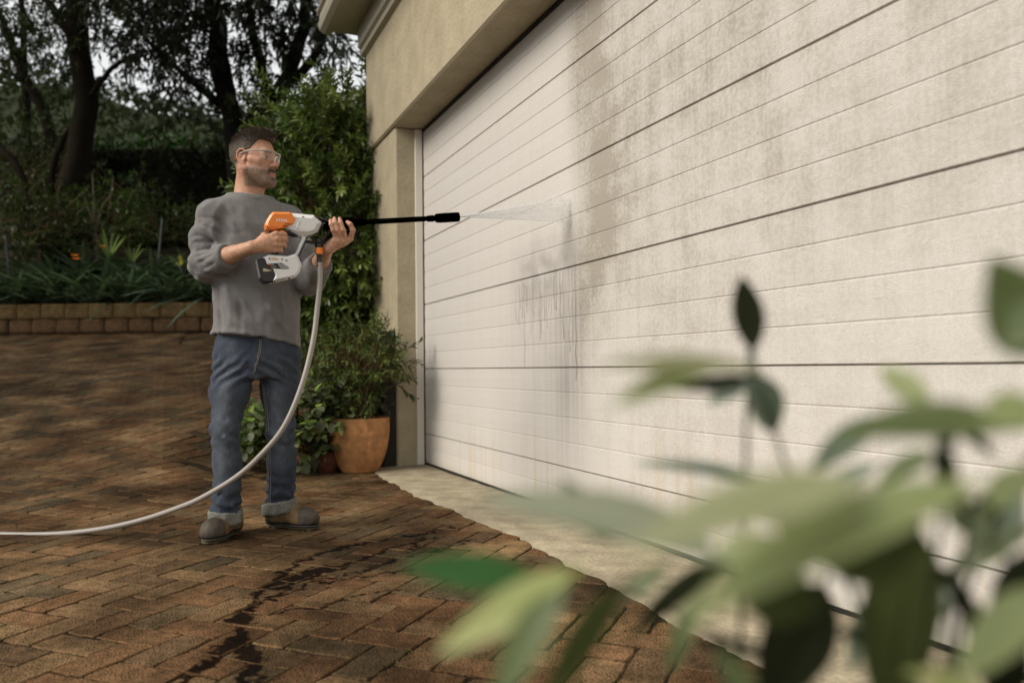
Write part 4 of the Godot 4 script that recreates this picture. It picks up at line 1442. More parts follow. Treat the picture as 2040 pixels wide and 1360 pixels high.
# ------------------------------------------------------------------ implicit surfaces for soft bodies
class Field:
	var a := PackedVector3Array()
	var ba := PackedVector3Array()
	var il := PackedFloat32Array()
	var ra := PackedFloat32Array()
	var dr := PackedFloat32Array()
	var k := PackedFloat32Array()
	var ec := PackedVector3Array()      # ellipsoids
	var eb: Array[Basis] = []
	var er := PackedVector3Array()
	var ek := PackedFloat32Array()
	var lofts := []                     # [levels of [y, cx, cz, w, d], yaw, k]
	var cuts := []                      # planes [point, outward normal]
	var bites := []                     # [centre, radius, k] taken away
	var ripple: Callable
	func bone(p: Vector3, q: Vector3, r0: float, r1: float, blend := 0.02) -> void:
		a.append(p)
		ba.append(q - p)
		il.append(1.0 / maxf((q - p).length_squared(), 1e-9))
		ra.append(r0)
		dr.append(r1 - r0)
		k.append(blend)
	func chain(pts: Array, radii: Array, blend := 0.01) -> void:
		for i in pts.size() - 1: bone(pts[i], pts[i + 1], radii[i], radii[i + 1], blend)
	func egg(c: Vector3, r: Vector3, blend := 0.02, b := Basis.IDENTITY) -> void:
		ec.append(c)
		eb.append(b.transposed())
		er.append(r)
		ek.append(blend)
	func at(p: Vector3) -> float:
		var d := 10.0
		for l in lofts:
			var lv: Array = l[0]
			var n := lv.size()
			var y := p.y
			var i := 0
			while i < n - 2 and y > lv[i + 1][0]: i += 1
			var t := clampf((y - lv[i][0]) / (lv[i + 1][0] - lv[i][0]), 0.0, 1.0)
			var u: Array = lv[i]
			var v: Array = lv[i + 1]
			var x := p.x - lerpf(u[1], v[1], t)
			var z := p.z - lerpf(u[2], v[2], t)
			var c: float = l[3]
			var s: float = l[4]
			var qx := x * c - z * s
			var qz := x * s + z * c
			var w := lerpf(u[3], v[3], t)
			var e := lerpf(u[4], v[4], t)
			var k0 := Vector2(qx / w, qz / e).length()
			var k1 := Vector2(qx / (w * w), qz / (e * e)).length()
			var dl := k0 * (k0 - 1.0) / maxf(k1, 1e-5)
			dl = maxf(dl, maxf(lv[0][0] - y, y - lv[n - 1][0]))
			var kk: float = l[2]
			var h := maxf(kk - absf(d - dl), 0.0) / kk
			d = minf(d, dl) - h * h * kk * 0.25
		for i in ec.size():
			var q: Vector3 = eb[i] * (p - ec[i])
			var r := er[i]
			var s := q / r
			var k0 := s.length()
			var dl := k0 * (k0 - 1.0) / maxf((s / r).length(), 1e-5) if k0 > 0.05 else -minf(r.x, minf(r.y, r.z))
			var kk := ek[i]
			if dl - d < kk:
				var h := maxf(kk - absf(d - dl), 0.0) / kk
				d = minf(d, dl) - h * h * kk * 0.25
		for i in a.size():
			var pa := p - a[i]
			var t := clampf(pa.dot(ba[i]) * il[i], 0.0, 1.0)
			var dl := (pa - ba[i] * t).length() - ra[i] - dr[i] * t
			var kk := k[i]
			if dl - d < kk:
				var h := maxf(kk - absf(d - dl), 0.0) / kk
				d = minf(d, dl) - h * h * kk * 0.25
		for b in bites:
			var dl: float = b[1] - p.distance_to(b[0])
			var kk: float = b[2]
			var h := maxf(kk - absf(d - dl), 0.0) / kk
			d = maxf(d, dl) + h * h * kk * 0.25
		if ripple.is_valid() and absf(d) < 0.06: d += ripple.call(p)
		for c in cuts: d = maxf(d, (p - c[0]).dot(c[1]))
		return d

func loft_of(levels: Array, yaw: float, blend: float) -> Array:
	return [levels, yaw, blend, cos(yaw), sin(yaw)]

# surface nets over the cells that the surface crosses
func nets(f: Callable, lo: Vector3, hi: Vector3, cell: float, slack: float, colour = null) -> ArrayMesh:
	var n := Vector3i(((hi - lo) / cell).ceil())
	var size := 1
	while size < maxi(n.x, maxi(n.y, n.z)): size *= 2
	var stack := [Vector4i(0, 0, 0, size)]
	var cache := {}
	var vert := {}
	var v := PackedVector3Array()
	var cells := []
	var off := [Vector3i(0, 0, 0), Vector3i(1, 0, 0), Vector3i(0, 1, 0), Vector3i(1, 1, 0), Vector3i(0, 0, 1), Vector3i(1, 0, 1), Vector3i(0, 1, 1), Vector3i(1, 1, 1)]
	var edges := [[0, 1], [2, 3], [4, 5], [6, 7], [0, 2], [1, 3], [4, 6], [5, 7], [0, 4], [1, 5], [2, 6], [3, 7]]
	var val := PackedFloat32Array()
	val.resize(8)
	while stack.size():
		var b: Vector4i = stack.pop_back()
		var s := b.w
		if b.x >= n.x or b.y >= n.y or b.z >= n.z: continue
		if s > 1:
			var c := lo + Vector3(b.x + s * 0.5, b.y + s * 0.5, b.z + s * 0.5) * cell
			if absf(f.call(c)) > s * cell * 0.9 + slack: continue
			var h := s / 2
			for o in off: stack.append(Vector4i(b.x + o.x * h, b.y + o.y * h, b.z + o.z * h, h))
			continue
		var neg := 0
		for i in 8:
			var q := Vector3i(b.x, b.y, b.z) + (off[i] as Vector3i)
			var w: float
			if cache.has(q): w = cache[q]
			else:
				w = f.call(lo + Vector3(q) * cell)
				cache[q] = w
			val[i] = w
			if w < 0.0: neg += 1
		if neg == 0 or neg == 8: continue
		var sum := Vector3()
		var cnt := 0
		for e in edges:
			var a0 := val[e[0]]
			var a1 := val[e[1]]
			if (a0 < 0.0) != (a1 < 0.0):
				sum += Vector3(off[e[0]]).lerp(Vector3(off[e[1]]), a0 / (a0 - a1))
				cnt += 1
		vert[Vector3i(b.x, b.y, b.z)] = v.size()
		v.append(lo + (Vector3(b.x, b.y, b.z) + sum / cnt) * cell)
		cells.append(Vector3i(b.x, b.y, b.z))
	var idx := PackedInt32Array()
	var ax := [Vector3i(1, 0, 0), Vector3i(0, 1, 0), Vector3i(0, 0, 1)]
	for q in cells:
		var w0: float = cache[q]
		for k in 3:
			var e: Vector3i = q + (ax[k] as Vector3i)
			if not cache.has(e): continue
			var w1: float = cache[e]
			if (w0 < 0.0) == (w1 < 0.0): continue
			var u: Vector3i = ax[(k + 1) % 3]
			var t: Vector3i = ax[(k + 2) % 3]
			var i0 = vert.get(q, -1)
			var i1 = vert.get(q - u, -1)
			var i2 = vert.get(q - u - t, -1)
			var i3 = vert.get(q - t, -1)
			if i0 < 0 or i1 < 0 or i2 < 0 or i3 < 0: continue
			if w0 < 0.0: idx.append_array(PackedInt32Array([i0, i2, i1, i0, i3, i2]))
			else: idx.append_array(PackedInt32Array([i0, i1, i2, i0, i2, i3]))
	var cols := PackedColorArray()
	if colour != null:
		for p in v: cols.append(colour.call(p))
	return mesh_from(v, smooth_normals(v, idx), idx, PackedVector2Array(), cols)

# gun frame inside the man's frame: x along the barrel, z towards the viewer
const GUN_AT := Vector3(0.2258, 1.3492, 0.2)
const GUN_X := Vector3(0.917, 0.0, -0.399)
const GUN_Z := Vector3(0.399, 0.0, 0.917)
func gun(x: float, y: float, z: float) -> Vector3:
	return GUN_AT + GUN_X * x + Vector3(0, y, 0) + GUN_Z * z

func cloth(col: Color, rim: float, s: int) -> StandardMaterial3D:
	var m := mat(col, 0.95, 0.12)
	m.vertex_color_use_as_albedo = true
	m.rim_enabled = true
	m.rim = rim
	m.uv1_triplanar = true
	m.uv1_scale = Vector3(9, 9, 9)
	m.heightmap_enabled = true
	m.heightmap_texture = M.fine_tex
	m.heightmap_scale = 0.05
	return m

func build_person() -> void:
	var o := thing("person", MAN, "man in grey sweatshirt, blue jeans and brown boots aiming at the garage door", "person", "", -0.4084)
	var n1 := noise(1.0, 2, 401)
	var skin_m := mat(Color(1, 1, 1), 0.48, 0.45)
	skin_m.vertex_color_use_as_albedo = true
	skin_m.subsurf_scatter_enabled = true
	skin_m.subsurf_scatter_strength = 0.12
	skin_m.heightmap_enabled = true
	skin_m.heightmap_texture = M.fine_tex
	skin_m.heightmap_scale = 0.03
	skin_m.uv1_triplanar = true
	skin_m.uv1_scale = Vector3(14, 14, 14)
	# joints
	var sr := Vector3(-0.172, 1.420, 0.10)
	var er := Vector3(-0.192, 1.196, 0.145)
	var wr := gun(-0.186, -0.104, 0.022)
	var sl := Vector3(0.112, 1.43, -0.10)
	var el := Vector3(0.222, 1.135, -0.04)
	var wl := gun(0.135, -0.088, -0.012)
	# ---- body: head, neck, forearms and hands are the skin that shows; one figure under the clothes
	var body := Field.new()
	body.lofts.append(loft_of([[0.80, -0.01, 0.0, 0.155, 0.105], [1.0, -0.01, 0.0, 0.150, 0.10], [1.30, -0.03, 0.0, 0.175, 0.11], [1.42, -0.04, 0.0, 0.16, 0.085], [1.50, -0.045, 0.0, 0.07, 0.06]], 0.6, 0.05))
	body.chain([sr, er, wr], [0.040, 0.030, 0.028], 0.02)
	body.bone(er.lerp(wr, 0.35), er.lerp(wr, 0.66), 0.038, 0.034, 0.02)
	body.chain([sl, el, wl], [0.040, 0.030, 0.028], 0.02)
	body.bone(el.lerp(wl, 0.35), el.lerp(wl, 0.66), 0.038, 0.034, 0.02)
	body.chain([Vector3(-0.08, 0.82, 0.03), Vector3(-0.115, 0.49, 0.09), Vector3(-0.13, 0.10, 0.02)], [0.075, 0.05, 0.036], 0.04)
	body.chain([Vector3(0.07, 0.82, -0.05), Vector3(0.082, 0.46, -0.05), Vector3(0.045, 0.10, -0.15)], [0.075, 0.05, 0.036], 0.04)
	body.bone(Vector3(-0.045, 1.44, -0.01), Vector3(-0.04, 1.55, -0.012), 0.058, 0.046, 0.03)
	var skin := Color(0.46, 0.262, 0.168)
	var bc := func(p: Vector3) -> Color:
		var g := 1.0 + 0.22 * n1.get_noise_3d(p.x * 30, p.y * 30, p.z * 30)
		return Color(skin.r * g, skin.g * g * 0.97, skin.b * g * 0.95)
	var bm := nets(body.at, Vector3(-0.34, 0.02, -0.28), Vector3(0.44, 1.62, 0.40), 0.012, 0.01, bc)
	# hands on fine grids of their own, joined to the same figure
	var rh := Field.new()
	var G := func(l: Array) -> Array:
		var out := []
		for q in l: out.append(gun(q[0], q[1], q[2]))
		return out
	rh.chain([er.lerp(wr, 0.55), wr], [0.036, 0.0265], 0.02)
	for e in [[-0.088, -0.044, 0.034], [-0.084, -0.067, 0.039], [-0.088, -0.090, 0.037], [-0.096, -0.111, 0.031]]: rh.bone(wr.lerp(gun(e[0], e[1], e[2]), 0.05), gun(e[0], e[1], e[2]), 0.0195, 0.0125, 0.012)
	rh.egg(gun(-0.128, -0.078, 0.020), Vector3(0.036, 0.033, 0.021), 0.014, Basis(GUN_X, Vector3.UP, GUN_Z))
	rh.chain(G.call([[-0.088, -0.044, 0.034], [-0.052, -0.043, 0.027], [-0.043, -0.046, 0.002], [-0.058, -0.048, -0.014]]), [0.0118, 0.0100, 0.0088, 0.0078], 0.006)
	rh.chain(G.call([[-0.084, -0.067, 0.039], [-0.049, -0.064, 0.029], [-0.043, -0.067, 0.002], [-0.060, -0.069, -0.016]]), [0.0120, 0.0102, 0.0090, 0.0080], 0.006)
	rh.chain(G.call([[-0.088, -0.090, 0.037], [-0.054, -0.088, 0.028], [-0.049, -0.090, 0.002], [-0.066, -0.092, -0.015]]), [0.0116, 0.0098, 0.0086, 0.0076], 0.006)
	rh.chain(G.call([[-0.096, -0.111, 0.031], [-0.068, -0.110, 0.024], [-0.063, -0.111, 0.002], [-0.076, -0.112, -0.012]]), [0.0106, 0.0088, 0.0078, 0.0068], 0.006)
	rh.chain(G.call([[-0.150, -0.075, 0.012], [-0.132, -0.048, -0.004], [-0.108, -0.036, -0.020], [-0.082, -0.040, -0.026]]), [0.017, 0.0125, 0.0105, 0.0088], 0.010)
	var hc := func(p: Vector3) -> Color:
		var g := 1.0 + 0.30 * n1.get_noise_3d(p.x * 60, p.y * 60, p.z * 60)
		return Color(skin.r * g * 1.05, skin.g * g, skin.b * g * 0.98)
	var rm := nets(rh.at, gun(-0.08, -0.08, 0.01) - Vector3(0.19, 0.10, 0.10), gun(-0.08, -0.08, 0.01) + Vector3(0.09, 0.09, 0.12), 0.003, 0.004, hc)
	var lh := Field.new()
	lh.chain([el.lerp(wl, 0.5), wl], [0.036, 0.0265], 0.02)
	for e in [[0.166, -0.046, 0.018], [0.186, -0.053, 0.021], [0.206, -0.054, 0.020], [0.226, -0.046, 0.016]]: lh.bone(wl.lerp(gun(e[0], e[1], e[2]), 0.08), gun(e[0], e[1], e[2]), 0.0200, 0.0135, 0.012)
	lh.egg(gun(0.178, -0.060, 0.002), Vector3(0.040, 0.018, 0.028), 0.014, Basis(GUN_X, Vector3.UP, GUN_Z))
	lh.chain(G.call([[0.166, -0.046, 0.018], [0.149, -0.014, 0.036], [0.140, 0.010, 0.037], [0.139, 0.028, 0.028]]), [0.0112, 0.0098, 0.0090, 0.0078], 0.005)
	lh.chain(G.call([[0.186, -0.053, 0.021], [0.168, -0.014, 0.041], [0.157, 0.018, 0.040], [0.156, 0.037, 0.028]]), [0.0118, 0.0104, 0.0096, 0.0082], 0.005)
	lh.chain(G.call([[0.206, -0.054, 0.020], [0.191, -0.012, 0.042], [0.180, 0.018, 0.041], [0.178, 0.037, 0.029]]), [0.0120, 0.0106, 0.0098, 0.0084], 0.005)
	lh.chain(G.call([[0.226, -0.046, 0.016], [0.234, -0.010, 0.038], [0.221, 0.014, 0.042], [0.211, 0.023, 0.036]]), [0.0124, 0.0110, 0.0102, 0.0088], 0.005)
	lh.chain(G.call([[0.160, -0.058, -0.012], [0.182, -0.030, -0.032], [0.198, 0.014, -0.034], [0.212, 0.042, -0.018]]), [0.018, 0.0135, 0.0115, 0.0095], 0.010)
	var lm := nets(lh.at, gun(0.17, -0.03, 0.0) - Vector3(0.12, 0.12, 0.12), gun(0.17, -0.03, 0.0) + Vector3(0.10, 0.10, 0.11), 0.003, 0.004, hc)
	# ---- head: own frame, face towards +z
	var hb := Basis(Vector3.UP, 1.24) * Basis(Vector3(1, 0, 0), 0.03)
	var hx := Transform3D(hb, Vector3(-0.018, 1.690, -0.012))
	var hd := Field.new()
	hd.egg(Vector3(0, 0.034, -0.017), Vector3(0.074, 0.094, 0.100), 0.02)
	hd.egg(Vector3(0, -0.028, 0.034), Vector3(0.062, 0.088, 0.060), 0.03)
	for s in [-1.0, 1.0]:
		hd.bone(Vector3(0.053 * s, -0.055, 0.004), Vector3(0.020 * s, -0.100, 0.070), 0.022, 0.021, 0.025)
		hd.bone(Vector3(0.048 * s, -0.016, 0.058), Vector3(0.060 * s, -0.010, 0.026), 0.015, 0.014, 0.02)
		hd.bone(Vector3(0.058 * s, -0.05, -0.025), Vector3(0.022 * s, -0.20, 0.015), 0.018, 0.014, 0.03)
		hd.bone(Vector3(0.0125 * s, -0.036, 0.103), Vector3(0.010 * s, -0.034, 0.098), 0.0085, 0.0085, 0.006)
		hd.egg(Vector3(0.0775 * s, -0.002, -0.014), Vector3(0.0055, 0.029, 0.017), 0.004, Basis(Vector3(1, 0, 0), -0.15) * Basis(Vector3.UP, -0.35 * s))
		var ear := []
		for q in [[0.004, 0.004, 0.073], [0.005, 0.020, 0.077], [-0.004, 0.031, 0.081], [-0.019, 0.031, 0.085], [-0.030, 0.017, 0.088], [-0.032, -0.002, 0.087], [-0.024, -0.020, 0.083], [-0.013, -0.034, 0.078], [-0.006, -0.030, 0.075]]: ear.append(Vector3(q[2] * s, q[1], q[0]))
		hd.chain(ear, [0.0040, 0.0045, 0.0046, 0.0046, 0.0045, 0.0044, 0.0048, 0.0062, 0.0050], 0.003)
		hd.bone(Vector3(0.075 * s, -0.004, 0.001), Vector3(0.077 * s, -0.014, 0.000), 0.0055, 0.0045, 0.004)
		hd.bites.append([Vector3(0.0335 * s, 0.001, 0.100), 0.0150, 0.012])
		hd.bites.append([Vector3(0.0870 * s, -0.006, -0.010), 0.0088, 0.004])
		hd.bites.append([Vector3(0.0890 * s, 0.014, -0.013), 0.0080, 0.004])
		hd.egg(Vector3(0.032 * s, 0.0, 0.0765), Vector3(0.0145, 0.0125, 0.0125), 0.003)
	hd.bone(Vector3(-0.034, 0.024, 0.080), Vector3(0.034, 0.024, 0.080), 0.0135, 0.0135, 0.02)
	hd.chain([Vector3(0, 0.014, 0.090), Vector3(0, -0.010, 0.103), Vector3(0, -0.030, 0.1155)], [0.0080, 0.0085, 0.0102], 0.010)
	hd.egg(Vector3(0, -0.102, 0.074), Vector3(0.026, 0.020, 0.021), 0.02)
	hd.bone(Vector3(-0.020, -0.058, 0.089), Vector3(0.020, -0.058, 0.089), 0.0085, 0.0085, 0.010)
	hd.bone(Vector3(-0.014, -0.0675, 0.0915), Vector3(0.014, -0.0675, 0.0915), 0.0055, 0.0055, 0.006)
	hd.bone(Vector3(-0.013, -0.078, 0.0905), Vector3(0.013, -0.078, 0.0905), 0.0056, 0.0056, 0.006)
	hd.bone(Vector3(0, -0.05, -0.030), Vector3(0, -0.215, -0.042), 0.053, 0.063, 0.03)
	hd.bone(Vector3(0, -0.115, 0.028), Vector3(0, -0.185, 0.012), 0.020, 0.022, 0.03)
	var hn := noise(1.0, 3, 402)
	hd.ripple = func(p: Vector3) -> float:
		var beard := smoothstep(-0.038, -0.060, p.y) * smoothstep(-0.135, -0.115, p.y) * smoothstep(-0.02, 0.01, p.z)
		return (-0.0022 + 0.0022 * hn.get_noise_3d(p.x * 260, p.y * 90, p.z * 260)) * beard
	var face_c := func(p: Vector3) -> Color:
		var g := 1.0 + 0.16 * hn.get_noise_3d(p.x * 70, p.y * 70, p.z * 70)
		var c := Color(skin.r * g * 1.04, skin.g * g, skin.b * g)
		var red := exp(-pow((p.y + 0.03) / 0.03, 2.0)) * smoothstep(0.06, 0.11, p.z)
		c = c.lerp(Color(0.46, 0.19, 0.12), 0.30 * red)
		if absf(p.x) > 0.072: c = c.lerp(Color(0.46, 0.19, 0.12), 0.35)
		var sp := hn.get_noise_3d(p.x * 420, p.y * 200, p.z * 420)
		var jaw := smoothstep(-0.030, -0.056, p.y + 0.35 * (0.03 - minf(p.z, 0.03)) - 0.2 * maxf(0.0, p.z - 0.05) * 0.0) * smoothstep(-0.140, -0.118, p.y) * smoothstep(-0.018, 0.004, p.z)
		var cheek := smoothstep(0.05, 0.075, p.z) * smoothstep(-0.062, -0.048, p.y) * smoothstep(0.024, 0.034, absf(p.x))
		jaw *= 1.0 - 0.85 * cheek
		c = c.lerp(Color(0.135, 0.100, 0.074) * (1.0 + 1.1 * sp), clampf(jaw * (0.74 + 0.6 * sp), 0.0, 0.95))
		var mous := smoothstep(-0.046, -0.052, p.y) * smoothstep(-0.068, -0.063, p.y) * smoothstep(0.034, 0.027, absf(p.x)) * smoothstep(0.075, 0.088, p.z)
		var goat := smoothstep(-0.080, -0.086, p.y) * smoothstep(0.020, 0.010, absf(p.x)) * smoothstep(0.07, 0.09, p.z) * smoothstep(-0.105, -0.095, p.y)
		c = c.lerp(Color(0.036, 0.024, 0.016), clampf(0.95 * mous + 0.7 * goat, 0.0, 0.95))
		if p.z > 0.082 and absf(p.x) < 0.021 and p.y > -0.083 and p.y < -0.063: c = c.lerp(Color(0.36, 0.150, 0.105), 0.75 * smoothstep(0.021, 0.014, absf(p.x)))
		var brow := smoothstep(0.017, 0.020, p.y - 0.06 * absf(p.x)) * smoothstep(0.032, 0.028, p.y - 0.06 * absf(p.x)) * smoothstep(0.010, 0.014, absf(p.x)) * smoothstep(0.056, 0.048, absf(p.x)) * smoothstep(0.055, 0.065, p.z)
		c = c.lerp(Color(0.055, 0.038, 0.025), 0.85 * brow)
		var e := Vector2(absf(p.x) - 0.032, p.y)
		if p.z > 0.078 and p.z < 0.0925 and e.length() < 0.0125:
			var op := absf(e.y + 0.001) / 0.0050
			if op < 1.0 and absf(e.x) < 0.0115:
				c = Color(0.5, 0.44, 0.40)
				if e.length() < 0.0056: c = Color(0.05, 0.045, 0.035)
			elif op < 1.5: c = c.lerp(Color(0.12, 0.06, 0.04), 0.6)
		if p.z < 0.02 and p.y > -0.06 and absf(p.x) < 0.073: c = c.lerp(Color(0.12, 0.10, 0.08), 0.6 * smoothstep(-0.07, -0.03, p.y) * smoothstep(0.02, -0.03, p.z))
		return c
	var hm := nets(hd.at, Vector3(-0.1, -0.20, -0.135), Vector3(0.1, 0.14, 0.135), 0.0034, 0.006, face_c)
	var join := SurfaceTool.new()
	join.begin(Mesh.PRIMITIVE_TRIANGLES)
	join.append_from(bm, 0, Transform3D.IDENTITY)
	join.append_from(rm, 0, Transform3D.IDENTITY)
	join.append_from(lm, 0, Transform3D.IDENTITY)
	join.append_from(hm, 0, hx)
	put("body", join.commit(), skin_m, o)
	# ---- hair
	var hr := Field.new()
	hr.egg(Vector3(0, 0.040, -0.019), Vector3(0.0785, 0.0985, 0.1055), 0.02)
	hr.egg(Vector3(0, 0.104, 0.018), Vector3(0.057, 0.031, 0.066), 0.03)
	hr.egg(Vector3(0.006, 0.107, 0.056), Vector3(0.046, 0.019, 0.034), 0.02)
	hr.ripple = func(p: Vector3) -> float:
		var top := smoothstep(0.06, 0.10, p.y)
		return 0.0035 * hn.get_noise_3d(p.x * 190, p.y * 60, p.z * 70) * lerpf(0.55, 1.6, top)
	var hair_f := func(p: Vector3) -> float:
		var d: float = hr.at(p)
		var line: float
		if p.z > 0.050: line = 0.082 + 0.35 * absf(p.x) * 0.2
		elif p.z > 0.022: line = lerpf(0.036, 0.082, (p.z - 0.022) / 0.028)
		elif p.z > -0.028: line = 0.022 + 0.014 * smoothstep(-0.028, 0.022, p.z)
		else: line = lerpf(0.022, -0.062, clampf((-0.028 - p.z) / 0.030, 0.0, 1.0))
		return maxf(d, (line - p.y + 0.004 * hn.get_noise_3d(p.x * 150, 0.0, p.z * 150)) * 0.55)
	var hair_c := func(p: Vector3) -> Color:
		var sp := hn.get_noise_3d(p.x * 330, p.y * 120, p.z * 240)
		var grey := clampf(smoothstep(0.085, 0.0, p.y) * 0.75 + 1.1 * sp, 0.0, 1.0)
		return Color(0.045, 0.032, 0.021).lerp(Color(0.17, 0.14, 0.105), grey * 0.8)
	var hair_m := mat(Color(1, 1, 1), 0.6, 0.4)
	hair_m.vertex_color_use_as_albedo = true
	var hair_mesh := nets(hair_f, Vector3(-0.1, -0.08, -0.14), Vector3(0.1, 0.16, 0.12), 0.0034, 0.012, hair_c)
	var hair := put("hair", hair_mesh, hair_m, o, hx)
	strands(hair, hair_mesh, hm, hair_m)
	# ---- clear safety glasses
	var gl := Node3D.new()
	gl.name = "safety_glasses"
	o.add_child(gl)
	gl.transform = hx
	var fm := mat(Color(0.36, 0.33, 0.31), 0.3, 0.6)
	var s := Solid.new()
	for sd in [-1.0, 1.0]:
		s = Solid.new()
		s.tube(arc([Vector3(0.083 * sd, 0.004, -0.03), Vector3(0.083 * sd, 0.018, 0.0), Vector3(0.079 * sd, 0.024, 0.04), Vector3(0.066 * sd, 0.024, 0.084)], 10), taper(0.0026, 0.0036, 10), 7)
		put("temple", s.mesh(), fm, gl)
		s = Solid.new()
		s.tube([Vector3(0.083 * sd, 0.006, -0.028), Vector3(0.080 * sd, -0.010, -0.044)], [0.003, 0.0034], 7)
		put("temple_tip", s.mesh(), mat(Color(0.75, 0.20, 0.03), 0.4), gl)
	s = Solid.new()
	s.tube(arc([Vector3(-0.066, 0.024, 0.084), Vector3(-0.034, 0.026, 0.108), Vector3(0, 0.022, 0.114), Vector3(0.034, 0.026, 0.108), Vector3(0.066, 0.024, 0.084)], 14), taper(0.0030, 0.0030, 14), 6)
	put("brow_bar", s.mesh(), fm, gl)
	s = Solid.new()
	s.tube(arc([Vector3(-0.012, -0.016, 0.113), Vector3(-0.006, 0.004, 0.116), Vector3(0, 0.009, 0.117), Vector3(0.006, 0.004, 0.116), Vector3(0.012, -0.016, 0.113)], 10), taper(0.0020, 0.0020, 10), 6)
	put("nose_bridge", s.mesh(), mat(Color(0.72, 0.70, 0.68), 0.25, 0.6), gl)
	var lens_m := StandardMaterial3D.new()
	lens_m.transparency = BaseMaterial3D.TRANSPARENCY_ALPHA
	lens_m.albedo_color = Color(1, 1, 1, 0.04)
	lens_m.roughness = 0.06
	for sd in [-1.0, 1.0]:
		s = Solid.new()
		for i in 10:
			var q := []
			for k in 2:
				var t := (i + k) / 10.0
				var x: float = lerpf(0.010, 0.070, t) * sd
				var z: float = lerpf(0.116, 0.078, t * t)
				q.append(Vector3(x, 0.023, z))
				q.append(Vector3(x, lerpf(-0.018, -0.010, t) if t > 0.12 else -0.004, z - 0.003))
			s.quad(q[0], q[2], q[3], q[1])
		put("lens", s.mesh(), lens_m, gl)
	# ---- sweatshirt
	var sh := Field.new()
	sh.lofts.append(loft_of([[0.80, -0.002, 0.0, 0.198, 0.150], [0.95, -0.006, 0.0, 0.194, 0.142], [1.12, -0.012, 0.0, 0.190, 0.130], [1.28, -0.022, 0.0, 0.196, 0.130], [1.38, -0.032, 0.0, 0.188, 0.122], [1.44, -0.038, -0.004, 0.168, 0.104], [1.485, -0.044, -0.008, 0.140, 0.092], [1.518, -0.045, -0.012, 0.096, 0.084]], 0.6, 0.05))
	for q in [sr, sl]: sh.bone(Vector3(-0.045, 1.488, -0.012).lerp(q, 0.25), q + Vector3(0, 0.006, 0), 0.052, 0.052, 0.06)
	var cuff_r := er.lerp(wr, 0.52)
	var cuff_l := el.lerp(wl, 0.60)
	var fr := (wr - er).normalized()
	var fl := (wl - el).normalized()
	var sleeves := Field.new()
	sleeves.chain([sr, sr.lerp(er, 0.5) + Vector3(-0.010, 0, 0.004), er + Vector3(-0.004, -0.006, 0)], [0.057, 0.054, 0.050], 0.04)
	sleeves.chain([er + Vector3(-0.004, -0.006, 0), er.lerp(wr, 0.40), er.lerp(wr, 0.62)], [0.054, 0.048, 0.045], 0.04)
	sleeves.cuts.append([cuff_r, fr])
	var sleeve_l := Field.new()
	sleeve_l.chain([sl, sl.lerp(el, 0.5), el], [0.062, 0.058, 0.054], 0.04)
	sleeve_l.chain([el, el.lerp(wl, 0.45), el.lerp(wl, 0.72)], [0.054, 0.052, 0.050], 0.04)
	sleeve_l.cuts.append([cuff_l, fl])
	var cn := noise(1.0, 2, 403)
	var ua := (er - sr).normalized()
	var hem_n := Vector3(-0.10, -1.0, 0.16).normalized()
	var creases := [
		[Vector2(-0.101, 1.124), Vector2(-0.060, 0.916), -0.0090, 0.0160],
		[Vector2(-0.133, 1.137), Vector2(-0.111, 0.863), 0.0060, 0.0100],
		[Vector2(-0.038, 1.058), Vector2(-0.021, 0.872), 0.0050, 0.0120],
		[Vector2(0.072, 1.047), Vector2(0.164, 0.864), -0.0070, 0.0140],
		[Vector2(0.131, 1.127), Vector2(0.192, 0.916), -0.0070, 0.0120],
		[Vector2(0.106, 1.059), Vector2(0.132, 0.927), 0.0050, 0.0100],
		[Vector2(-0.152, 1.404), Vector2(-0.048, 1.306), 0.0070, 0.0090],
		[Vector2(-0.117, 1.452), Vector2(-0.008, 1.319), 0.0040, 0.0120],
		[Vector2(-0.091, 1.484), Vector2(-0.052, 1.319), -0.0040, 0.0140],
		[Vector2(0.094, 1.488), Vector2(0.182, 1.402), 0.0050, 0.0100],
		[Vector2(-0.230, 1.386), Vector2(-0.106, 1.324), 0.0060, 0.0075],
		[Vector2(-0.236, 1.334), Vector2(-0.115, 1.280), 0.0060, 0.0075],
		[Vector2(-0.234, 1.282), Vector2(-0.128, 1.298), 0.0055, 0.0065],
		[Vector2(-0.225, 1.243), Vector2(-0.128, 1.266), 0.0065, 0.0065],
		[Vector2(-0.223, 1.217), Vector2(-0.090, 1.248), 0.0065, 0.0065],
		[Vector2(-0.212, 1.189), Vector2(-0.077, 1.231), 0.0060, 0.0065],
		[Vector2(-0.184, 1.163), Vector2(-0.068, 1.205), 0.0050, 0.0060],
		[Vector2(-0.238, 1.308), Vector2(-0.193, 1.320), 0.0050, 0.0060],
		[Vector2(-0.154, 1.370), Vector2(-0.124, 1.250), -0.0050, 0.0100]]
	var fold := func(p: Vector3) -> float:
		var d := 0.0
		if p.z > 0.02:
			var q := Vector2(p.x, p.y + 0.004 * cn.get_noise_2d(p.x * 30.0, p.y * 30.0))
			for c in creases:
				var ab: Vector2 = c[1] - c[0]
				var t := clampf((q - c[0]).dot(ab) / ab.length_squared(), 0.0, 1.0)
				var g: float = (q - c[0] - ab * t).length() / c[3]
				if g < 2.5: d += c[2] * exp(-g * g) * smoothstep(0.0, 0.25, t) * smoothstep(1.0, 0.75, t) * 1.3
		# drapes hanging from the chest, stronger towards the hem
		var low := smoothstep(1.32, 0.95, p.y)
		d += low * 0.0065 * sin((p.x * 0.82 - p.z * 0.57) * 46.0 + p.y * 5.0 + 4.0 * cn.get_noise_3d(p.x * 5.0, p.y * 2.6, p.z * 5.0))
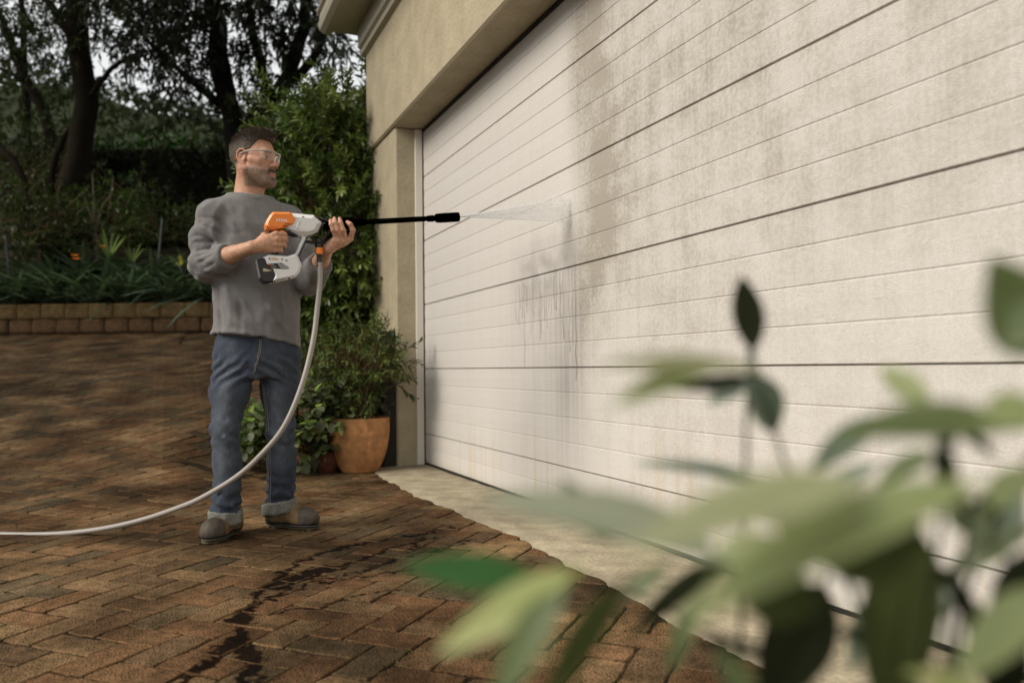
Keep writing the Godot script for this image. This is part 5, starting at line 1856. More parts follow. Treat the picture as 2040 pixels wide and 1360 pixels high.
		d += 0.006 * (absf(cn.get_noise_3d(p.x * 7.0 + p.y * 3.0, p.y * 5.0 - p.x * 2.0, p.z * 7.0)) * 2.0 - 0.5)
		d += 0.005 * cn.get_noise_3d(p.x * 11.0 + p.y * 5.0, p.y * 4.0, p.z * 11.0)
		# rucks round the right elbow and forearm
		var e := exp(-pow((p - er).length() / 0.13, 2.0))
		var t := (p - er).dot(fr)
		d += e * 0.0080 * (absf(sin(t * 74.0 + 1.8 * cn.get_noise_3d(p.x * 6.0, p.y * 6.0, p.z * 6.0) + p.y * 34.0)) - 0.6)
		var up := (p - sr).dot(ua)
		var nearu := smoothstep(0.13, 0.07, (p - sr - ua * clampf(up, 0.0, 0.25)).length())
		d += nearu * 0.0042 * sin(up * 58.0 + (p.x - sr.x) * 30.0 + 2.5 * cn.get_noise_3d(p.x * 6.0, p.y * 6.0 + 5.0, p.z * 6.0)) * smoothstep(0.02, 0.10, up)
		return d
	var shirt_f := func(p: Vector3) -> float:
		var d: float = sh.at(p)
		d = maxf(d, (p - Vector3(0, 0.862, 0)).dot(hem_n))
		for x in [sleeves.at(p), sleeve_l.at(p)]:
			var h: float = maxf(0.045 - absf(d - x), 0.0) / 0.045
			d = minf(d, x) - h * h * 0.045 * 0.25
		if absf(d) < 0.05:
			d += fold.call(p) * smoothstep(0.012, 0.05, maxf(absf((p - cuff_r).dot(fr)), (p - cuff_r).length() - 0.09) + 0.0) * smoothstep(1.52, 1.45, p.y)
			# sewn bands: hem, drop shoulder seam, cuff
			var hemd: float = -(p - Vector3(0, 0.862, 0)).dot(hem_n)
			d += 0.0022 * exp(-pow((hemd - 0.024) / 0.004, 2.0))
			var seam := (p - sr).dot(ua)
			if p.x < -0.12: d += 0.004 * exp(-pow((seam - 0.035) / 0.005, 2.0))
			d = maxf(d, (p - Vector3(0, 0.862, 0)).dot(hem_n))
		return d
	var shirt_c := func(p: Vector3) -> Color:
		var g := 1.0 + 0.10 * cn.get_noise_3d(p.x * 40.0, p.y * 14.0, p.z * 40.0) + 0.07 * cn.get_noise_3d(p.x * 160.0, p.y * 160.0, p.z * 160.0)
		return Color(0.178 * g, 0.172 * g, 0.168 * g)
	put("sweatshirt", nets(shirt_f, Vector3(-0.36, 0.80, -0.27), Vector3(0.42, 1.58, 0.36), 0.0066, 0.020, shirt_c), cloth(Color(1, 1, 1), 0.25, 1), o)
	# ribbed collar
	s = Solid.new()
	var ring := []
	for i in 29:
		var a := TAU * i / 28.0
		ring.append(Vector3(-0.043 + 0.080 * cos(a), 1.522 - 0.022 * sin(a + 0.5), -0.010 + 0.078 * sin(a)))
	s.tube(ring, taper(0.0125, 0.0125, 28), 8, false)
	put("collar", s.mesh(), cloth(Color(0.185, 0.178, 0.17), 0.2, 2), o)
	# cuff edge of the pushed-up right sleeve
	# ---- jeans
	var je := Field.new()
	je.lofts.append(loft_of([[0.70, -0.006, 0.0, 0.155, 0.110], [0.78, -0.006, 0.0, 0.172, 0.125], [0.86, -0.006, 0.0, 0.176, 0.122], [0.94, -0.006, 0.0, 0.168, 0.112]], 0.45, 0.03))
	var kr := Vector3(-0.116, 0.490, 0.09)
	var ar := Vector3(-0.134, 0.085, 0.045)
	var kl := Vector3(0.083, 0.465, -0.045)
	var al := Vector3(0.050, 0.09, -0.145)
	var hr_ := Vector3(-0.092, 0.80, 0.035)
	var hl_ := Vector3(0.082, 0.80, -0.045)
	je.chain([hr_, hr_.lerp(kr, 0.5) + Vector3(0.0, 0, 0.006), kr, kr.lerp(ar, 0.4) + Vector3(0.004, 0, -0.01), ar], [0.094, 0.082, 0.059, 0.060, 0.060], 0.03)
	je.chain([hl_, hl_.lerp(kl, 0.5), kl, kl.lerp(al, 0.4) + Vector3(0.006, 0, -0.008), al], [0.093, 0.080, 0.060, 0.063, 0.061], 0.03)
	je.ripple = func(p: Vector3) -> float:
		var d := 0.0065 * cn.get_noise_3d(p.x * 10.0, p.y * 4.0, p.z * 10.0)
		d += 0.005 * (0.35 - absf(cn.get_noise_3d(p.x * 13.0 + p.y * 4.0, p.y * 7.0, p.z * 13.0)))
		var knee := exp(-pow((p.y - 0.47) / 0.10, 2.0))
		d += knee * 0.0055 * sin(p.y * 95.0 + p.x * 60.0 + 4.0 * cn.get_noise_3d(p.x * 12.0, p.y * 6.0, p.z * 12.0))
		var stack := smoothstep(0.30, 0.14, p.y)
		d += stack * 0.0085 * sin(p.y * 105.0 + p.x * 22.0 + p.z * 30.0 + 3.0 * cn.get_noise_3d(p.x * 14.0, p.y * 8.0, p.z * 14.0))
		var hip := exp(-pow((p.y - 0.73) / 0.07, 2.0))
		d += hip * 0.006 * sin(p.y * 120.0 + absf(p.x + 0.006) * 90.0 + 3.0 * cn.get_noise_3d(p.x * 9.0, p.y * 6.0, p.z * 9.0))
		return d
	je.cuts.append([Vector3(0, 0.94, 0), Vector3.UP])
	je.cuts.append([Vector3(0, 0.092, 0), Vector3.DOWN])
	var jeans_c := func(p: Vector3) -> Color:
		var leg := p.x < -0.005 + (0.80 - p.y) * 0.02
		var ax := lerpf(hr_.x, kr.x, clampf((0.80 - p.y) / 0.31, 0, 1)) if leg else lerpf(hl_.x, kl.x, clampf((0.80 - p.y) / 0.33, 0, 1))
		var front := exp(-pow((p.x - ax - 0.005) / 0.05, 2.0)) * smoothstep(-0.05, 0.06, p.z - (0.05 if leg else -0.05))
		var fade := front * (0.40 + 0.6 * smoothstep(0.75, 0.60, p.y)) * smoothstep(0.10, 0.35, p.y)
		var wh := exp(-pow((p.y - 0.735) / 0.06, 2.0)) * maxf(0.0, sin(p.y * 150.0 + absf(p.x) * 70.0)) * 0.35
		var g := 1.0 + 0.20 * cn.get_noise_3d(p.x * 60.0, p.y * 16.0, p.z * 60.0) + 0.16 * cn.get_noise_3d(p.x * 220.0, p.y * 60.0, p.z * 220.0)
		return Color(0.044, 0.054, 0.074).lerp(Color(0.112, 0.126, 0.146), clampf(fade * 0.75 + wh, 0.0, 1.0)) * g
	var jm := cloth(Color(1, 1, 1), 0.15, 3)
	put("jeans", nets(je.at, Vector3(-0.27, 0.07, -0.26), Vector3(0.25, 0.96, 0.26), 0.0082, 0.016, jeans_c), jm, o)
	# seams with pale thread, fly
	var thread := mat(Color(0.21, 0.19, 0.15), 0.9)
	var seam_of := func(pts: Array) -> ArrayMesh:
		var path := []
		for q in arc(pts, 26):
			# walk to the surface from the viewer's side
			var p: Vector3 = q + Vector3(0, 0, 0.14)
			for i in 40:
				var d: float = je.at(p)
				if d < 0.0012: break
				p.z -= maxf(d * 0.7, 0.001)
			path.append(p)
		var so := Solid.new()
		so.tube(path, taper(0.0016, 0.0016, 26), 5)
		return so.mesh()
	put("seam", seam_of.call([Vector3(0.020, 0.70, 0.03), Vector3(0.032, 0.58, 0), Vector3(0.038, 0.45, 0), Vector3(0.030, 0.30, -0.03), Vector3(0.018, 0.12, -0.1)]), thread, o)
	put("seam", seam_of.call([Vector3(0.031, 0.66, 0.03), Vector3(0.044, 0.56, 0), Vector3(0.049, 0.45, 0), Vector3(0.041, 0.30, -0.03), Vector3(0.028, 0.12, -0.1)]), thread, o)
	put("seam", seam_of.call([Vector3(0.040, 0.87, 0.06), Vector3(0.036, 0.80, 0.06), Vector3(0.014, 0.725, 0.06)]), thread, o)
	put("seam", seam_of.call([Vector3(0.046, 0.87, 0.06), Vector3(0.042, 0.80, 0.06), Vector3(0.020, 0.73, 0.06)]), thread, o)
	# turn-ups
	var tc := mat(Color(0.33, 0.33, 0.295), 0.95, 0.2)
	tc.albedo_texture = M.brick_tex
	tc.uv1_triplanar = true
	tc.uv1_scale = Vector3(6, 6, 6)
	for e in [[ar, Vector3(0.03, 0.02, -0.01), 0.0], [al, Vector3(-0.20, 0.0, 0.08), 0.16]]:
		var c: Vector3 = e[0]
		var v := PackedVector3Array()
		var idx := PackedInt32Array()
		var prof := [[0.062, 0.030], [0.070, 0.031], [0.0735, 0.020], [0.073, -0.014], [0.071, -0.024], [0.064, -0.025], [0.058, -0.014], [0.058, 0.028]]
		var seg := 40
		for i in seg + 1:
			var a := TAU * i / seg
			var wob := 0.004 * sin(a * 3.0 + c.x * 30.0) + 0.003 * sin(a * 7.0)
			for q in prof:
				var r: float = q[0] + wob * (0.5 if q[1] > 0 else 1.0)
				if c.x > 0.0: r += 0.006
				var x := cos(a) * r
				var z := sin(a) * r
				v.append(c + Vector3(x, q[1] + 0.006 + (e[1] as Vector3).x * -x * 0.9 + (e[1] as Vector3).z * z + wob * 0.7, z))
		for i in seg:
			for k in prof.size():
				var k2 := (k + 1) % prof.size()
				var b0 := i * prof.size()
				var b1 := (i + 1) * prof.size()
				idx.append_array(PackedInt32Array([b0 + k, b0 + k2, b1 + k2, b0 + k, b1 + k2, b1 + k]))
		put("turn_up", mesh_from(v, smooth_normals(v, idx), idx), tc, o)
	# ---- boots
	make_boot(o, Vector3(-0.126, 0, -0.075), Vector3(-0.153, 0, 0.215), 1.0)
	make_boot(o, Vector3(-0.022, 0, -0.195), Vector3(0.238, 0, -0.088), -1.0)

func make_boot(o: Node3D, heel: Vector3, toe: Vector3, side: float) -> void:
	var x := (toe - heel).normalized()
	var xf := Transform3D(Basis(x, Vector3.UP, x.cross(Vector3.UP)), heel)
	var f := Field.new()
	f.bone(Vector3(0.055, 0.055, 0), Vector3(0.075, 0.165, 0), 0.046, 0.050, 0.03)
	f.bone(Vector3(0.085, 0.075, 0), Vector3(0.19, 0.052, 0.002 * side), 0.050, 0.046, 0.04)
	f.egg(Vector3(0.222, 0.050, 0.003 * side), Vector3(0.062, 0.044, 0.050), 0.03)
	f.egg(Vector3(0.05, 0.045, 0), Vector3(0.046, 0.05, 0.041), 0.03)
	f.cuts.append([Vector3(0, 0.022, 0), Vector3.DOWN])
	f.cuts.append([Vector3(0, 0.175, 0), Vector3.UP])
	var n := noise(1.0, 3, 405)
	f.ripple = func(p: Vector3) -> float:
		var d := 0.003 * n.get_noise_3d(p.x * 30, p.y * 30, p.z * 30)
		d += 0.004 * exp(-pow((p.x - 0.15) / 0.03, 2.0)) * sin((p.x + p.y * 0.6) * 160.0) * smoothstep(0.06, 0.09, p.y)
		if p.x > 0.214 + 0.25 * p.z * p.z * 8.0: d -= 0.0022
		return d
	var c := func(p: Vector3) -> Color:
		var g := 1.0 + 0.35 * n.get_noise_3d(p.x * 24, p.y * 24, p.z * 24) + 0.2 * n.get_noise_3d(p.x * 120, p.y * 120, p.z * 120)
		var col := Color(0.165, 0.108, 0.055)
		if p.x > 0.212 + 2.0 * p.z * p.z - 0.25 * (p.y - 0.05): col = Color(0.070, 0.058, 0.044)
		if p.y < 0.036 + 0.02 * smoothstep(0.09, 0.0, p.x): col = Color(0.022, 0.020, 0.017)
		return Color(col.r * g, col.g * g, col.b * g)
	var bt := put("boot", nets(f.at, Vector3(-0.02, 0.0, -0.075), Vector3(0.31, 0.19, 0.075), 0.0058, 0.010, c), null, o, xf)
	var bm := mat(Color(1, 1, 1), 0.7, 0.35)
	bm.vertex_color_use_as_albedo = true
	bt.material_override = bm
	# sole with lugs
	var poly := PackedVector2Array()
	for i in 44:
		var a := TAU * i / 44.0
		var px := 0.145 + 0.143 * cos(a)
		var w := 0.046 + 0.010 * smoothstep(0.12, 0.22, px) - 0.010 * exp(-pow((px - 0.11) / 0.04, 2.0))
		poly.append(Vector2(px, sin(a) * w * 0.95 * (1.0 + 0.12 * pow(absf(cos(a)), 3.0)) + 0.003 * side))
	var s := Solid.new()
	s.xf = Transform3D(Basis(Vector3(1, 0, 0), Vector3(0, 0, 1), Vector3(0, -1, 0)), Vector3.ZERO)
	s.slab(poly, -0.026, -0.008, 0.003)
	var ring := []
	for p in poly: ring.append(Vector3(p.x, -0.001, 0) * 0.0 + Vector3(p.x, 0.024, -p.y))
	put("sole", s.mesh(), mat(Color(0.080, 0.066, 0.036), 0.75), bt)
	for i in 8:
		var lug := Solid.new()
		var lx := 0.016 + i * 0.033
		if i == 2 or i == 3: continue
		lug.box(Vector3(lx, 0.0, -0.034), Vector3(lx + 0.022, 0.009, 0.034), 0.003)
		put("lug", lug.mesh(), mat(Color(0.055, 0.046, 0.028), 0.8), bt)
	s = Solid.new()
	ring.append(ring[0])
	s.tube(ring, taper(0.0045, 0.0045, ring.size() - 1), 6, false)
	put("welt", s.mesh(), mat(Color(0.025, 0.022, 0.018), 0.6), bt)

# separate hairs over the scalp and stubble on the jaw
func strands(hair: Node3D, scalp: ArrayMesh, head: ArrayMesh, m: Material) -> void:
	var r := RandomNumberGenerator.new()
	r.seed = 77
	var blade := Solid.new()
	blade.tri(Vector3(-0.5, 0, 0), Vector3(0.5, 0, 0), Vector3(0, 0.06, 1))
	blade.tri(Vector3(0, 0, -0.3), Vector3(0, 0, 0.3), Vector3(0, 0.06, 1))
	var bm := blade.mesh()
	var hm: StandardMaterial3D = m.duplicate()
	hm.cull_mode = BaseMaterial3D.CULL_DISABLED
	var xs := []
	var cs := []
	var a := scalp.surface_get_arrays(0)
	var v: PackedVector3Array = a[Mesh.ARRAY_VERTEX]
	var n: PackedVector3Array = a[Mesh.ARRAY_NORMAL]
	for i in v.size():
		var p := v[i]
		if n[i].y < -0.35: continue
		var top := smoothstep(0.04, 0.10, p.y)
		for k in 2:
			var flow := Vector3(-0.35 + r.randf_range(-0.4, 0.4), 0.5, 0.75).lerp(Vector3(0, -0.6, -0.8), 1.0 - top)
			var d := (n[i] * lerpf(0.55, 0.7, top) + flow + Vector3(r.randf_range(-1, 1), r.randf_range(-1, 1), r.randf_range(-1, 1)) * 0.35).normalized()
			var l := lerpf(0.005, 0.014, top) * r.randf_range(0.6, 1.25)
			var q := p + Vector3(r.randf_range(-1, 1), r.randf_range(-1, 1), r.randf_range(-1, 1)) * 0.0016 - n[i] * 0.001
			var x := aim(q, d, r.randf_range(0, 3.0))
			xs.append(Transform3D(x.basis * Basis.from_scale(Vector3(0.0010, l, l)), q))
			var grey := r.randf() < lerpf(0.62, 0.34, top)
			var g := r.randf_range(0.6, 1.5)
			cs.append(Color(0.27, 0.23, 0.18) * g if grey else Color(0.060, 0.043, 0.028) * g)
	tag(put_many("hairs", bm, hm, xs, cs, hair), "", "", "", "stuff")
	xs = []
	cs = []
	a = head.surface_get_arrays(0)
	v = a[Mesh.ARRAY_VERTEX]
	n = a[Mesh.ARRAY_NORMAL]
	for i in v.size():
		var p := v[i]
		var jaw := smoothstep(-0.034, -0.056, p.y + 0.35 * (0.03 - minf(p.z, 0.03))) * smoothstep(-0.140, -0.120, p.y) * smoothstep(-0.016, 0.004, p.z)
		if p.z > 0.05 and absf(p.x) > 0.026: jaw *= smoothstep(-0.048, -0.062, p.y)
		if p.z > 0.078 and absf(p.x) < 0.021 and p.y > -0.084 and p.y < -0.062: continue
		if p.z > 0.09 and p.y > -0.05: continue
		if r.randf() > jaw * 0.55: continue
		var d := (n[i] * 0.7 + Vector3(0, -0.8, 0.1) + Vector3(r.randf_range(-1, 1), r.randf_range(-1, 1), r.randf_range(-1, 1)) * 0.35).normalized()
		var l := r.randf_range(0.004, 0.0075)
		xs.append(Transform3D(aim(p, d, r.randf_range(0, 3.0)).basis * Basis.from_scale(Vector3(0.0008, l, l)), p))
		var dark := absf(p.x) < 0.03 and p.z > 0.07 and (p.y > -0.066 or p.y < -0.08 and p.y > -0.1 and absf(p.x) < 0.016)
		var g := r.randf_range(0.7, 1.4)
		cs.append(Color(0.045, 0.032, 0.022) * g if dark or r.randf() < 0.35 else Color(0.30, 0.25, 0.19) * g)
	tag(put_many("stubble", bm, hm, xs, cs, hair), "", "", "", "stuff")

# ------------------------------------------------------------------ pressure washer, hose and jet
func lettering(parent: Node, text: String, mat_: Material, width: float, height: float, at: Vector3, slant := 0.0, bold := true) -> void:
	var f := SystemFont.new()
	f.font_names = PackedStringArray(["Droid Sans"])
	f.font_weight = 700 if bold else 400
	var tm := TextMesh.new()
	tm.font = f
	tm.text = text
	tm.font_size = 64
	tm.pixel_size = 0.001
	tm.depth = 0.004
	tm.curve_step = 2.0
	var am := ArrayMesh.new()
	am.add_surface_from_arrays(Mesh.PRIMITIVE_TRIANGLES, tm.get_mesh_arrays())
	var bx := am.get_aabb()
	var sx := width / bx.size.x
	var sy := height / bx.size.y
	var c := bx.get_center()
	var b := Basis(Vector3(sx, 0, 0), Vector3(slant * sy, sy, 0), Vector3(0, 0, 0.25))
	put("lettering", am, mat_, parent, Transform3D(b, at - b * c))

func build_washer() -> void:
	var frame := Basis(Vector3.UP, -0.4084)
	var at := MAN + frame * GUN_AT
	var o := thing("pressure_washer", at, "white and orange cordless pressure washer with a long black lance held by the man", "pressure washer", "", 0.002)
	var white := mat(Color(0.70, 0.69, 0.67), 0.38, 0.5)
	var orange := mat(Color(0.80, 0.215, 0.018), 0.32, 0.5)
	var black := mat(Color(0.014, 0.014, 0.015), 0.42, 0.5)
	var dark := mat(Color(0.028, 0.028, 0.030), 0.55, 0.5)
	var put_slab := func(n: String, poly: Array, z0: float, z1: float, bev: float, m: Material, parent: Node) -> MeshInstance3D:
		var s := Solid.new()
		s.slab(PackedVector2Array(poly), z0, z1, bev)
		return put(n, s.mesh(), m, parent)
	# motor housing
	var h: MeshInstance3D = put_slab.call("housing", [Vector2(-0.0967, 0.0468), Vector2(-0.0259, 0.0505), Vector2(0.0699, 0.0477), Vector2(0.1058, 0.0200), Vector2(0.1031, 0.0090), Vector2(0.0843, -0.0275), Vector2(0.0630, -0.0395), Vector2(0.0392, -0.0476), Vector2(0.0103, -0.0452), Vector2(-0.0416, -0.0293), Vector2(-0.0519, -0.0212), Vector2(-0.0828, -0.0260), Vector2(-0.1200, -0.0215), Vector2(-0.1250, -0.0024), Vector2(-0.1082, 0.0360)], -0.036, 0.034, 0.014, white, o)
	put_slab.call("side_plate", [Vector2(-0.015, 0.036), Vector2(0.060, 0.034), Vector2(0.089, 0.013), Vector2(0.072, -0.021), Vector2(0.040, -0.034), Vector2(0.012, -0.031), Vector2(-0.010, -0.018), Vector2(0.004, 0.016)], 0.028, 0.0385, 0.005, white, h)
	put_slab.call("recess", [Vector2(0.0006, 0.0160), Vector2(0.0104, 0.0184), Vector2(0.0065, -0.0018), Vector2(-0.0033, -0.0083)], 0.0365, 0.0400, 0.0012, mat(Color(0.60, 0.59, 0.57), 0.4), h)
	put_slab.call("rib", [Vector2(-0.0136, -0.0081), Vector2(-0.003, -0.0083), Vector2(0.0304, -0.0172), Vector2(0.0434, -0.0225), Vector2(0.012, -0.0170)], 0.0345, 0.0400, 0.0015, white, h)
	var c: MeshInstance3D = put_slab.call("cover", [Vector2(-0.1003, 0.0485), Vector2(-0.0300, 0.0522), Vector2(0.0003, 0.0257), Vector2(-0.0148, -0.0054), Vector2(-0.0865, -0.0274), Vector2(-0.1004, -0.0301), Vector2(-0.1270, -0.0245), Vector2(-0.1306, -0.0077), Vector2(-0.1268, 0.0083), Vector2(-0.1117, 0.0363)], -0.038, 0.0375, 0.009, orange, o)
	put_slab.call("cover_facet", [Vector2(-0.1200, -0.0090), Vector2(-0.092, -0.0095), Vector2(-0.055, -0.0125), Vector2(-0.022, -0.0062), Vector2(-0.0865, -0.0250), Vector2(-0.1004, -0.0272), Vector2(-0.1225, -0.0222)], 0.034, 0.0392, 0.002, mat(Color(0.66, 0.150, 0.012), 0.36), c)
	lettering(c, "STIHL", mat(Color(0.78, 0.77, 0.75), 0.5), 0.047, 0.0112, Vector3(-0.064, 0.0135, 0.0378), 0.22)
	for q in [[-0.0378, -0.0002, 0.030], [-0.0520, -0.0080, 0.022]]:
		put_slab.call("vent", [Vector2(q[0] - q[2] * 0.55, q[1] - 0.0022), Vector2(q[0] + q[2] * 0.42, q[1] - 0.0010), Vector2(q[0] + q[2] * 0.5, q[1] + 0.0028), Vector2(q[0] - q[2] * 0.4, q[1] + 0.0018)], 0.0355, 0.0382, 0.0004, mat(Color(0.16, 0.035, 0.006), 0.7), c)
	# handle, trigger, strut
	put_slab.call("grip", [Vector2(-0.1109, -0.0216), Vector2(-0.0725, -0.0207), Vector2(-0.0540, -0.0286), Vector2(-0.0623, -0.0678), Vector2(-0.0727, -0.1057), Vector2(-0.0780, -0.1380), Vector2(-0.1060, -0.1380), Vector2(-0.0986, -0.0906)], -0.017, 0.017, 0.007, dark, o)
	put_slab.call("trigger_guard", [Vector2(-0.0725, -0.0230), Vector2(-0.0546, -0.0200), Vector2(-0.0289, -0.0270), Vector2(0.0041, -0.0450), Vector2(-0.0100, -0.0460), Vector2(-0.0444, -0.0363), Vector2(-0.0521, -0.0384), Vector2(-0.0725, -0.0390)], -0.026, 0.030, 0.003, black, o)
	put_slab.call("trigger", [Vector2(-0.0738, -0.0287), Vector2(-0.0620, -0.0258), Vector2(-0.0508, -0.0310), Vector2(-0.0540, -0.0385), Vector2(-0.0738, -0.0386)], 0.010, 0.0345, 0.003, orange, o)
	put_slab.call("strut", [Vector2(0.0120, -0.0360), Vector2(0.0445, -0.0430), Vector2(0.0390, -0.0600), Vector2(0.0060, -0.1342), Vector2(-0.0100, -0.1300), Vector2(0.0190, -0.0580)], -0.018, 0.020, 0.006, white, o)
	# base with the battery
	var b: MeshInstance3D = put_slab.call("battery_base", [Vector2(-0.1396, -0.1440), Vector2(-0.1181, -0.1316), Vector2(-0.0419, -0.1349), Vector2(-0.0081, -0.1227), Vector2(0.0056, -0.1369), Vector2(0.0178, -0.1712), Vector2(0.0073, -0.2038), Vector2(-0.0084, -0.2231), Vector2(-0.1112, -0.2505), Vector2(-0.0960, -0.2184), Vector2(-0.1056, -0.1975), Vector2(-0.1276, -0.1876)], -0.036, 0.038, 0.010, white, o)
	put_slab.call("cell_pack", [Vector2(-0.1666, -0.1550), Vector2(-0.1319, -0.1459), Vector2(-0.1180, -0.1650), Vector2(-0.0885, -0.1973), Vector2(-0.0900, -0.2211), Vector2(-0.0980, -0.2480), Vector2(-0.1390, -0.2513), Vector2(-0.1516, -0.2359)], -0.034, 0.035, 0.006, black, o)
	put_slab.call("pack_rim", [Vector2(-0.1680, -0.1570), Vector2(-0.1630, -0.1580), Vector2(-0.1490, -0.2290), Vector2(-0.1540, -0.2290)], -0.012, 0.0365, 0.002, mat(Color(0.16, 0.16, 0.16), 0.3), o)
	put_slab.call("pack_label", [Vector2(-0.1400, -0.1900), Vector2(-0.1150, -0.1960), Vector2(-0.1040, -0.1985), Vector2(-0.1250, -0.2040), Vector2(-0.1400, -0.2035)], 0.0335, 0.0356, 0.0004, mat(Color(0.42, 0.36, 0.22), 0.5), o)
	var lb: MeshInstance3D = put_slab.call("label", [Vector2(-0.1325, -0.1731), Vector2(-0.0677, -0.1650), Vector2(-0.0371, -0.1809), Vector2(-0.0397, -0.1903), Vector2(-0.0905, -0.1909), Vector2(-0.1157, -0.1867)], 0.0365, 0.0388, 0.0004, black, b)
	for k in 7:
		var x := -0.083 + k * 0.0062
		put_slab.call("label_stripe", [Vector2(x, -0.1680 - k * 0.0006), Vector2(x + 0.0028, -0.1680 - k * 0.0008), Vector2(x + 0.017, -0.1885), Vector2(x + 0.0142, -0.1885)] if k < 5 else [Vector2(x, -0.1700 - k * 0.0012), Vector2(x + 0.0028, -0.1705 - k * 0.0012), Vector2(x + 0.0115, -0.1875), Vector2(x + 0.0087, -0.1875)], 0.0380, 0.0392, 0.0002, mat(Color(0.55, 0.54, 0.52), 0.5), lb)
	lettering(lb, "1,450", mat(Color(0.70, 0.17, 0.03), 0.5), 0.0175, 0.0046, Vector3(-0.1160, -0.1755, 0.0388), 0.2)
	lettering(lb, "PSI", mat(Color(0.55, 0.54, 0.52), 0.5), 0.0080, 0.0034, Vector3(-0.1020, -0.1750, 0.0388), 0.2)
	lettering(lb, "1.2", mat(Color(0.70, 0.17, 0.03), 0.5), 0.0085, 0.0046, Vector3(-0.1060, -0.1835, 0.0388), 0.2)
	lettering(lb, "GPM", mat(Color(0.55, 0.54, 0.52), 0.5), 0.0100, 0.0034, Vector3(-0.0950, -0.1832, 0.0388), 0.2)
	put_slab.call("rating_mark", [Vector2(-0.1080, -0.1535), Vector2(-0.1060, -0.1450), Vector2(-0.0850, -0.1460), Vector2(-0.0770, -0.1545)], 0.0370, 0.0386, 0.0003, mat(Color(0.55, 0.34, 0.20), 0.5), b)
	put_slab.call("rating_mark", [Vector2(-0.0690, -0.1545), Vector2(-0.0680, -0.1460), Vector2(-0.0600, -0.1465), Vector2(-0.0610, -0.1550)], 0.0370, 0.0386, 0.0003, mat(Color(0.30, 0.30, 0.30), 0.5), b)
	put_slab.call("slot", [Vector2(-0.0860, -0.2410), Vector2(-0.0540, -0.2325), Vector2(-0.0540, -0.2308), Vector2(-0.0860, -0.2392)], 0.0362, 0.0384, 0.0002, black, b)
	for q in [[-0.1225, -0.0175, 0.0378], [0.0222, 0.0341, 0.0375], [-0.0337, -0.0268, 0.0345], [-0.1144, -0.1495, 0.0380], [-0.0465, -0.1544, 0.0382], [-0.0352, -0.2297, 0.0375], [-0.0944, -0.2435, 0.0370]]:
		var s := Solid.new()
		s.xf = Transform3D(Basis(Vector3(1, 0, 0), PI / 2), Vector3(q[0], q[1], q[2] - 0.003))
		s.lathe([Vector2(0.0, 0.004), Vector2(0.0024, 0.004), Vector2(0.0036, 0.0036), Vector2(0.0036, 0.0)], 12)
		put("screw", s.mesh(), black, o)
	# black nose with the coupling below it
	put_slab.call("pump_nose", [Vector2(0.0662, 0.0450), Vector2(0.1219, 0.0322), Vector2(0.1480, 0.0250), Vector2(0.1480, -0.0160), Vector2(0.1271, -0.0333), Vector2(0.1082, -0.0697), Vector2(0.0762, -0.0714), Vector2(0.0391, -0.0690), Vector2(0.0092, -0.1338), Vector2(0.0190, -0.1524), Vector2(0.0010, -0.1380), Vector2(0.0310, -0.0690), Vector2(0.0392, -0.0440), Vector2(0.0843, -0.0235), Vector2(0.1028, 0.0146)], -0.028, 0.026, 0.006, dark, o)
	for q in [[0.1146, 0.0151], [0.1184, -0.0265], [0.0958, -0.0615]]:
		var s := Solid.new()
		s.xf = Transform3D(Basis(Vector3(1, 0, 0), PI / 2), Vector3(q[0], q[1], 0.0235))
		s.lathe([Vector2(0.0, 0.004), Vector2(0.0024, 0.004), Vector2(0.0036, 0.0036), Vector2(0.0036, 0.0)], 12)
		put("screw", s.mesh(), mat(Color(0.05, 0.05, 0.05), 0.4, 0.6), o)
	var axis := (Vector3(0.7361, 0.0867, 0) - Vector3(0.19, 0.0225, 0)).normalized()
	var along := Transform3D(Basis(Vector3(-axis.y, axis.x, 0), axis, Vector3(0, 0, 1)), Vector3(0.19, 0.0225, 0))
	var turned := func(n: String, prof: Array, m: Material, sides: int) -> MeshInstance3D:
		var s := Solid.new()
		s.xf = along
		var pr := []
		for q in prof: pr.append(Vector2(q[1], q[0]))
		s.lathe(pr, sides)
		return put(n, s.mesh(), m, o)
	turned.call("lance_grip", [[-0.075, 0.020], [-0.06, 0.0245], [-0.01, 0.0245], [0.040, 0.0240], [0.044, 0.0240], [0.046, 0.0225], [0.050, 0.0225], [0.050, 0.0]], mat(Color(0.030, 0.031, 0.033), 0.5), 28)
	turned.call("lance", [[0.045, 0.0155], [0.075, 0.0165], [0.095, 0.0160], [0.118, 0.0115], [0.13, 0.0110], [0.25, 0.0108], [0.252, 0.0120], [0.258, 0.0120], [0.26, 0.0106], [0.335, 0.0105], [0.337, 0.0116], [0.343, 0.0116], [0.345, 0.0104], [0.39, 0.0106], [0.40, 0.0145], [0.425, 0.0152], [0.430, 0.0120], [0.438, 0.0120]], black, 14)
	for k in 6:
		var s := Solid.new()
		var a := k * PI / 3 + 0.3
		s.xf = along
		s.tube([Vector3(cos(a) * 0.0108, 0.13, sin(a) * 0.0108), Vector3(cos(a) * 0.0106, 0.388, sin(a) * 0.0106)], [0.0018, 0.0018], 5)
		put("rib", s.mesh(), dark, o)
	turned.call("nozzle", [[0.436, 0.0], [0.436, 0.0185], [0.440, 0.0205], [0.452, 0.0215], [0.490, 0.0222], [0.545, 0.0222], [0.549, 0.0210], [0.549, 0.0155], [0.535, 0.0120], [0.535, 0.0]], black, 24)
	var s2 := Solid.new()
	s2.lathe([Vector2(0.0, 0.040), Vector2(0.0155, 0.040), Vector2(0.0155, 0.006), Vector2(0.0135, 0.004), Vector2(0.0135, 0.0)], 24)
	put("inlet", s2.mesh(), black, o, Transform3D(Basis.IDENTITY, Vector3(0.0935, -0.0925, 0)))
	s2 = Solid.new()
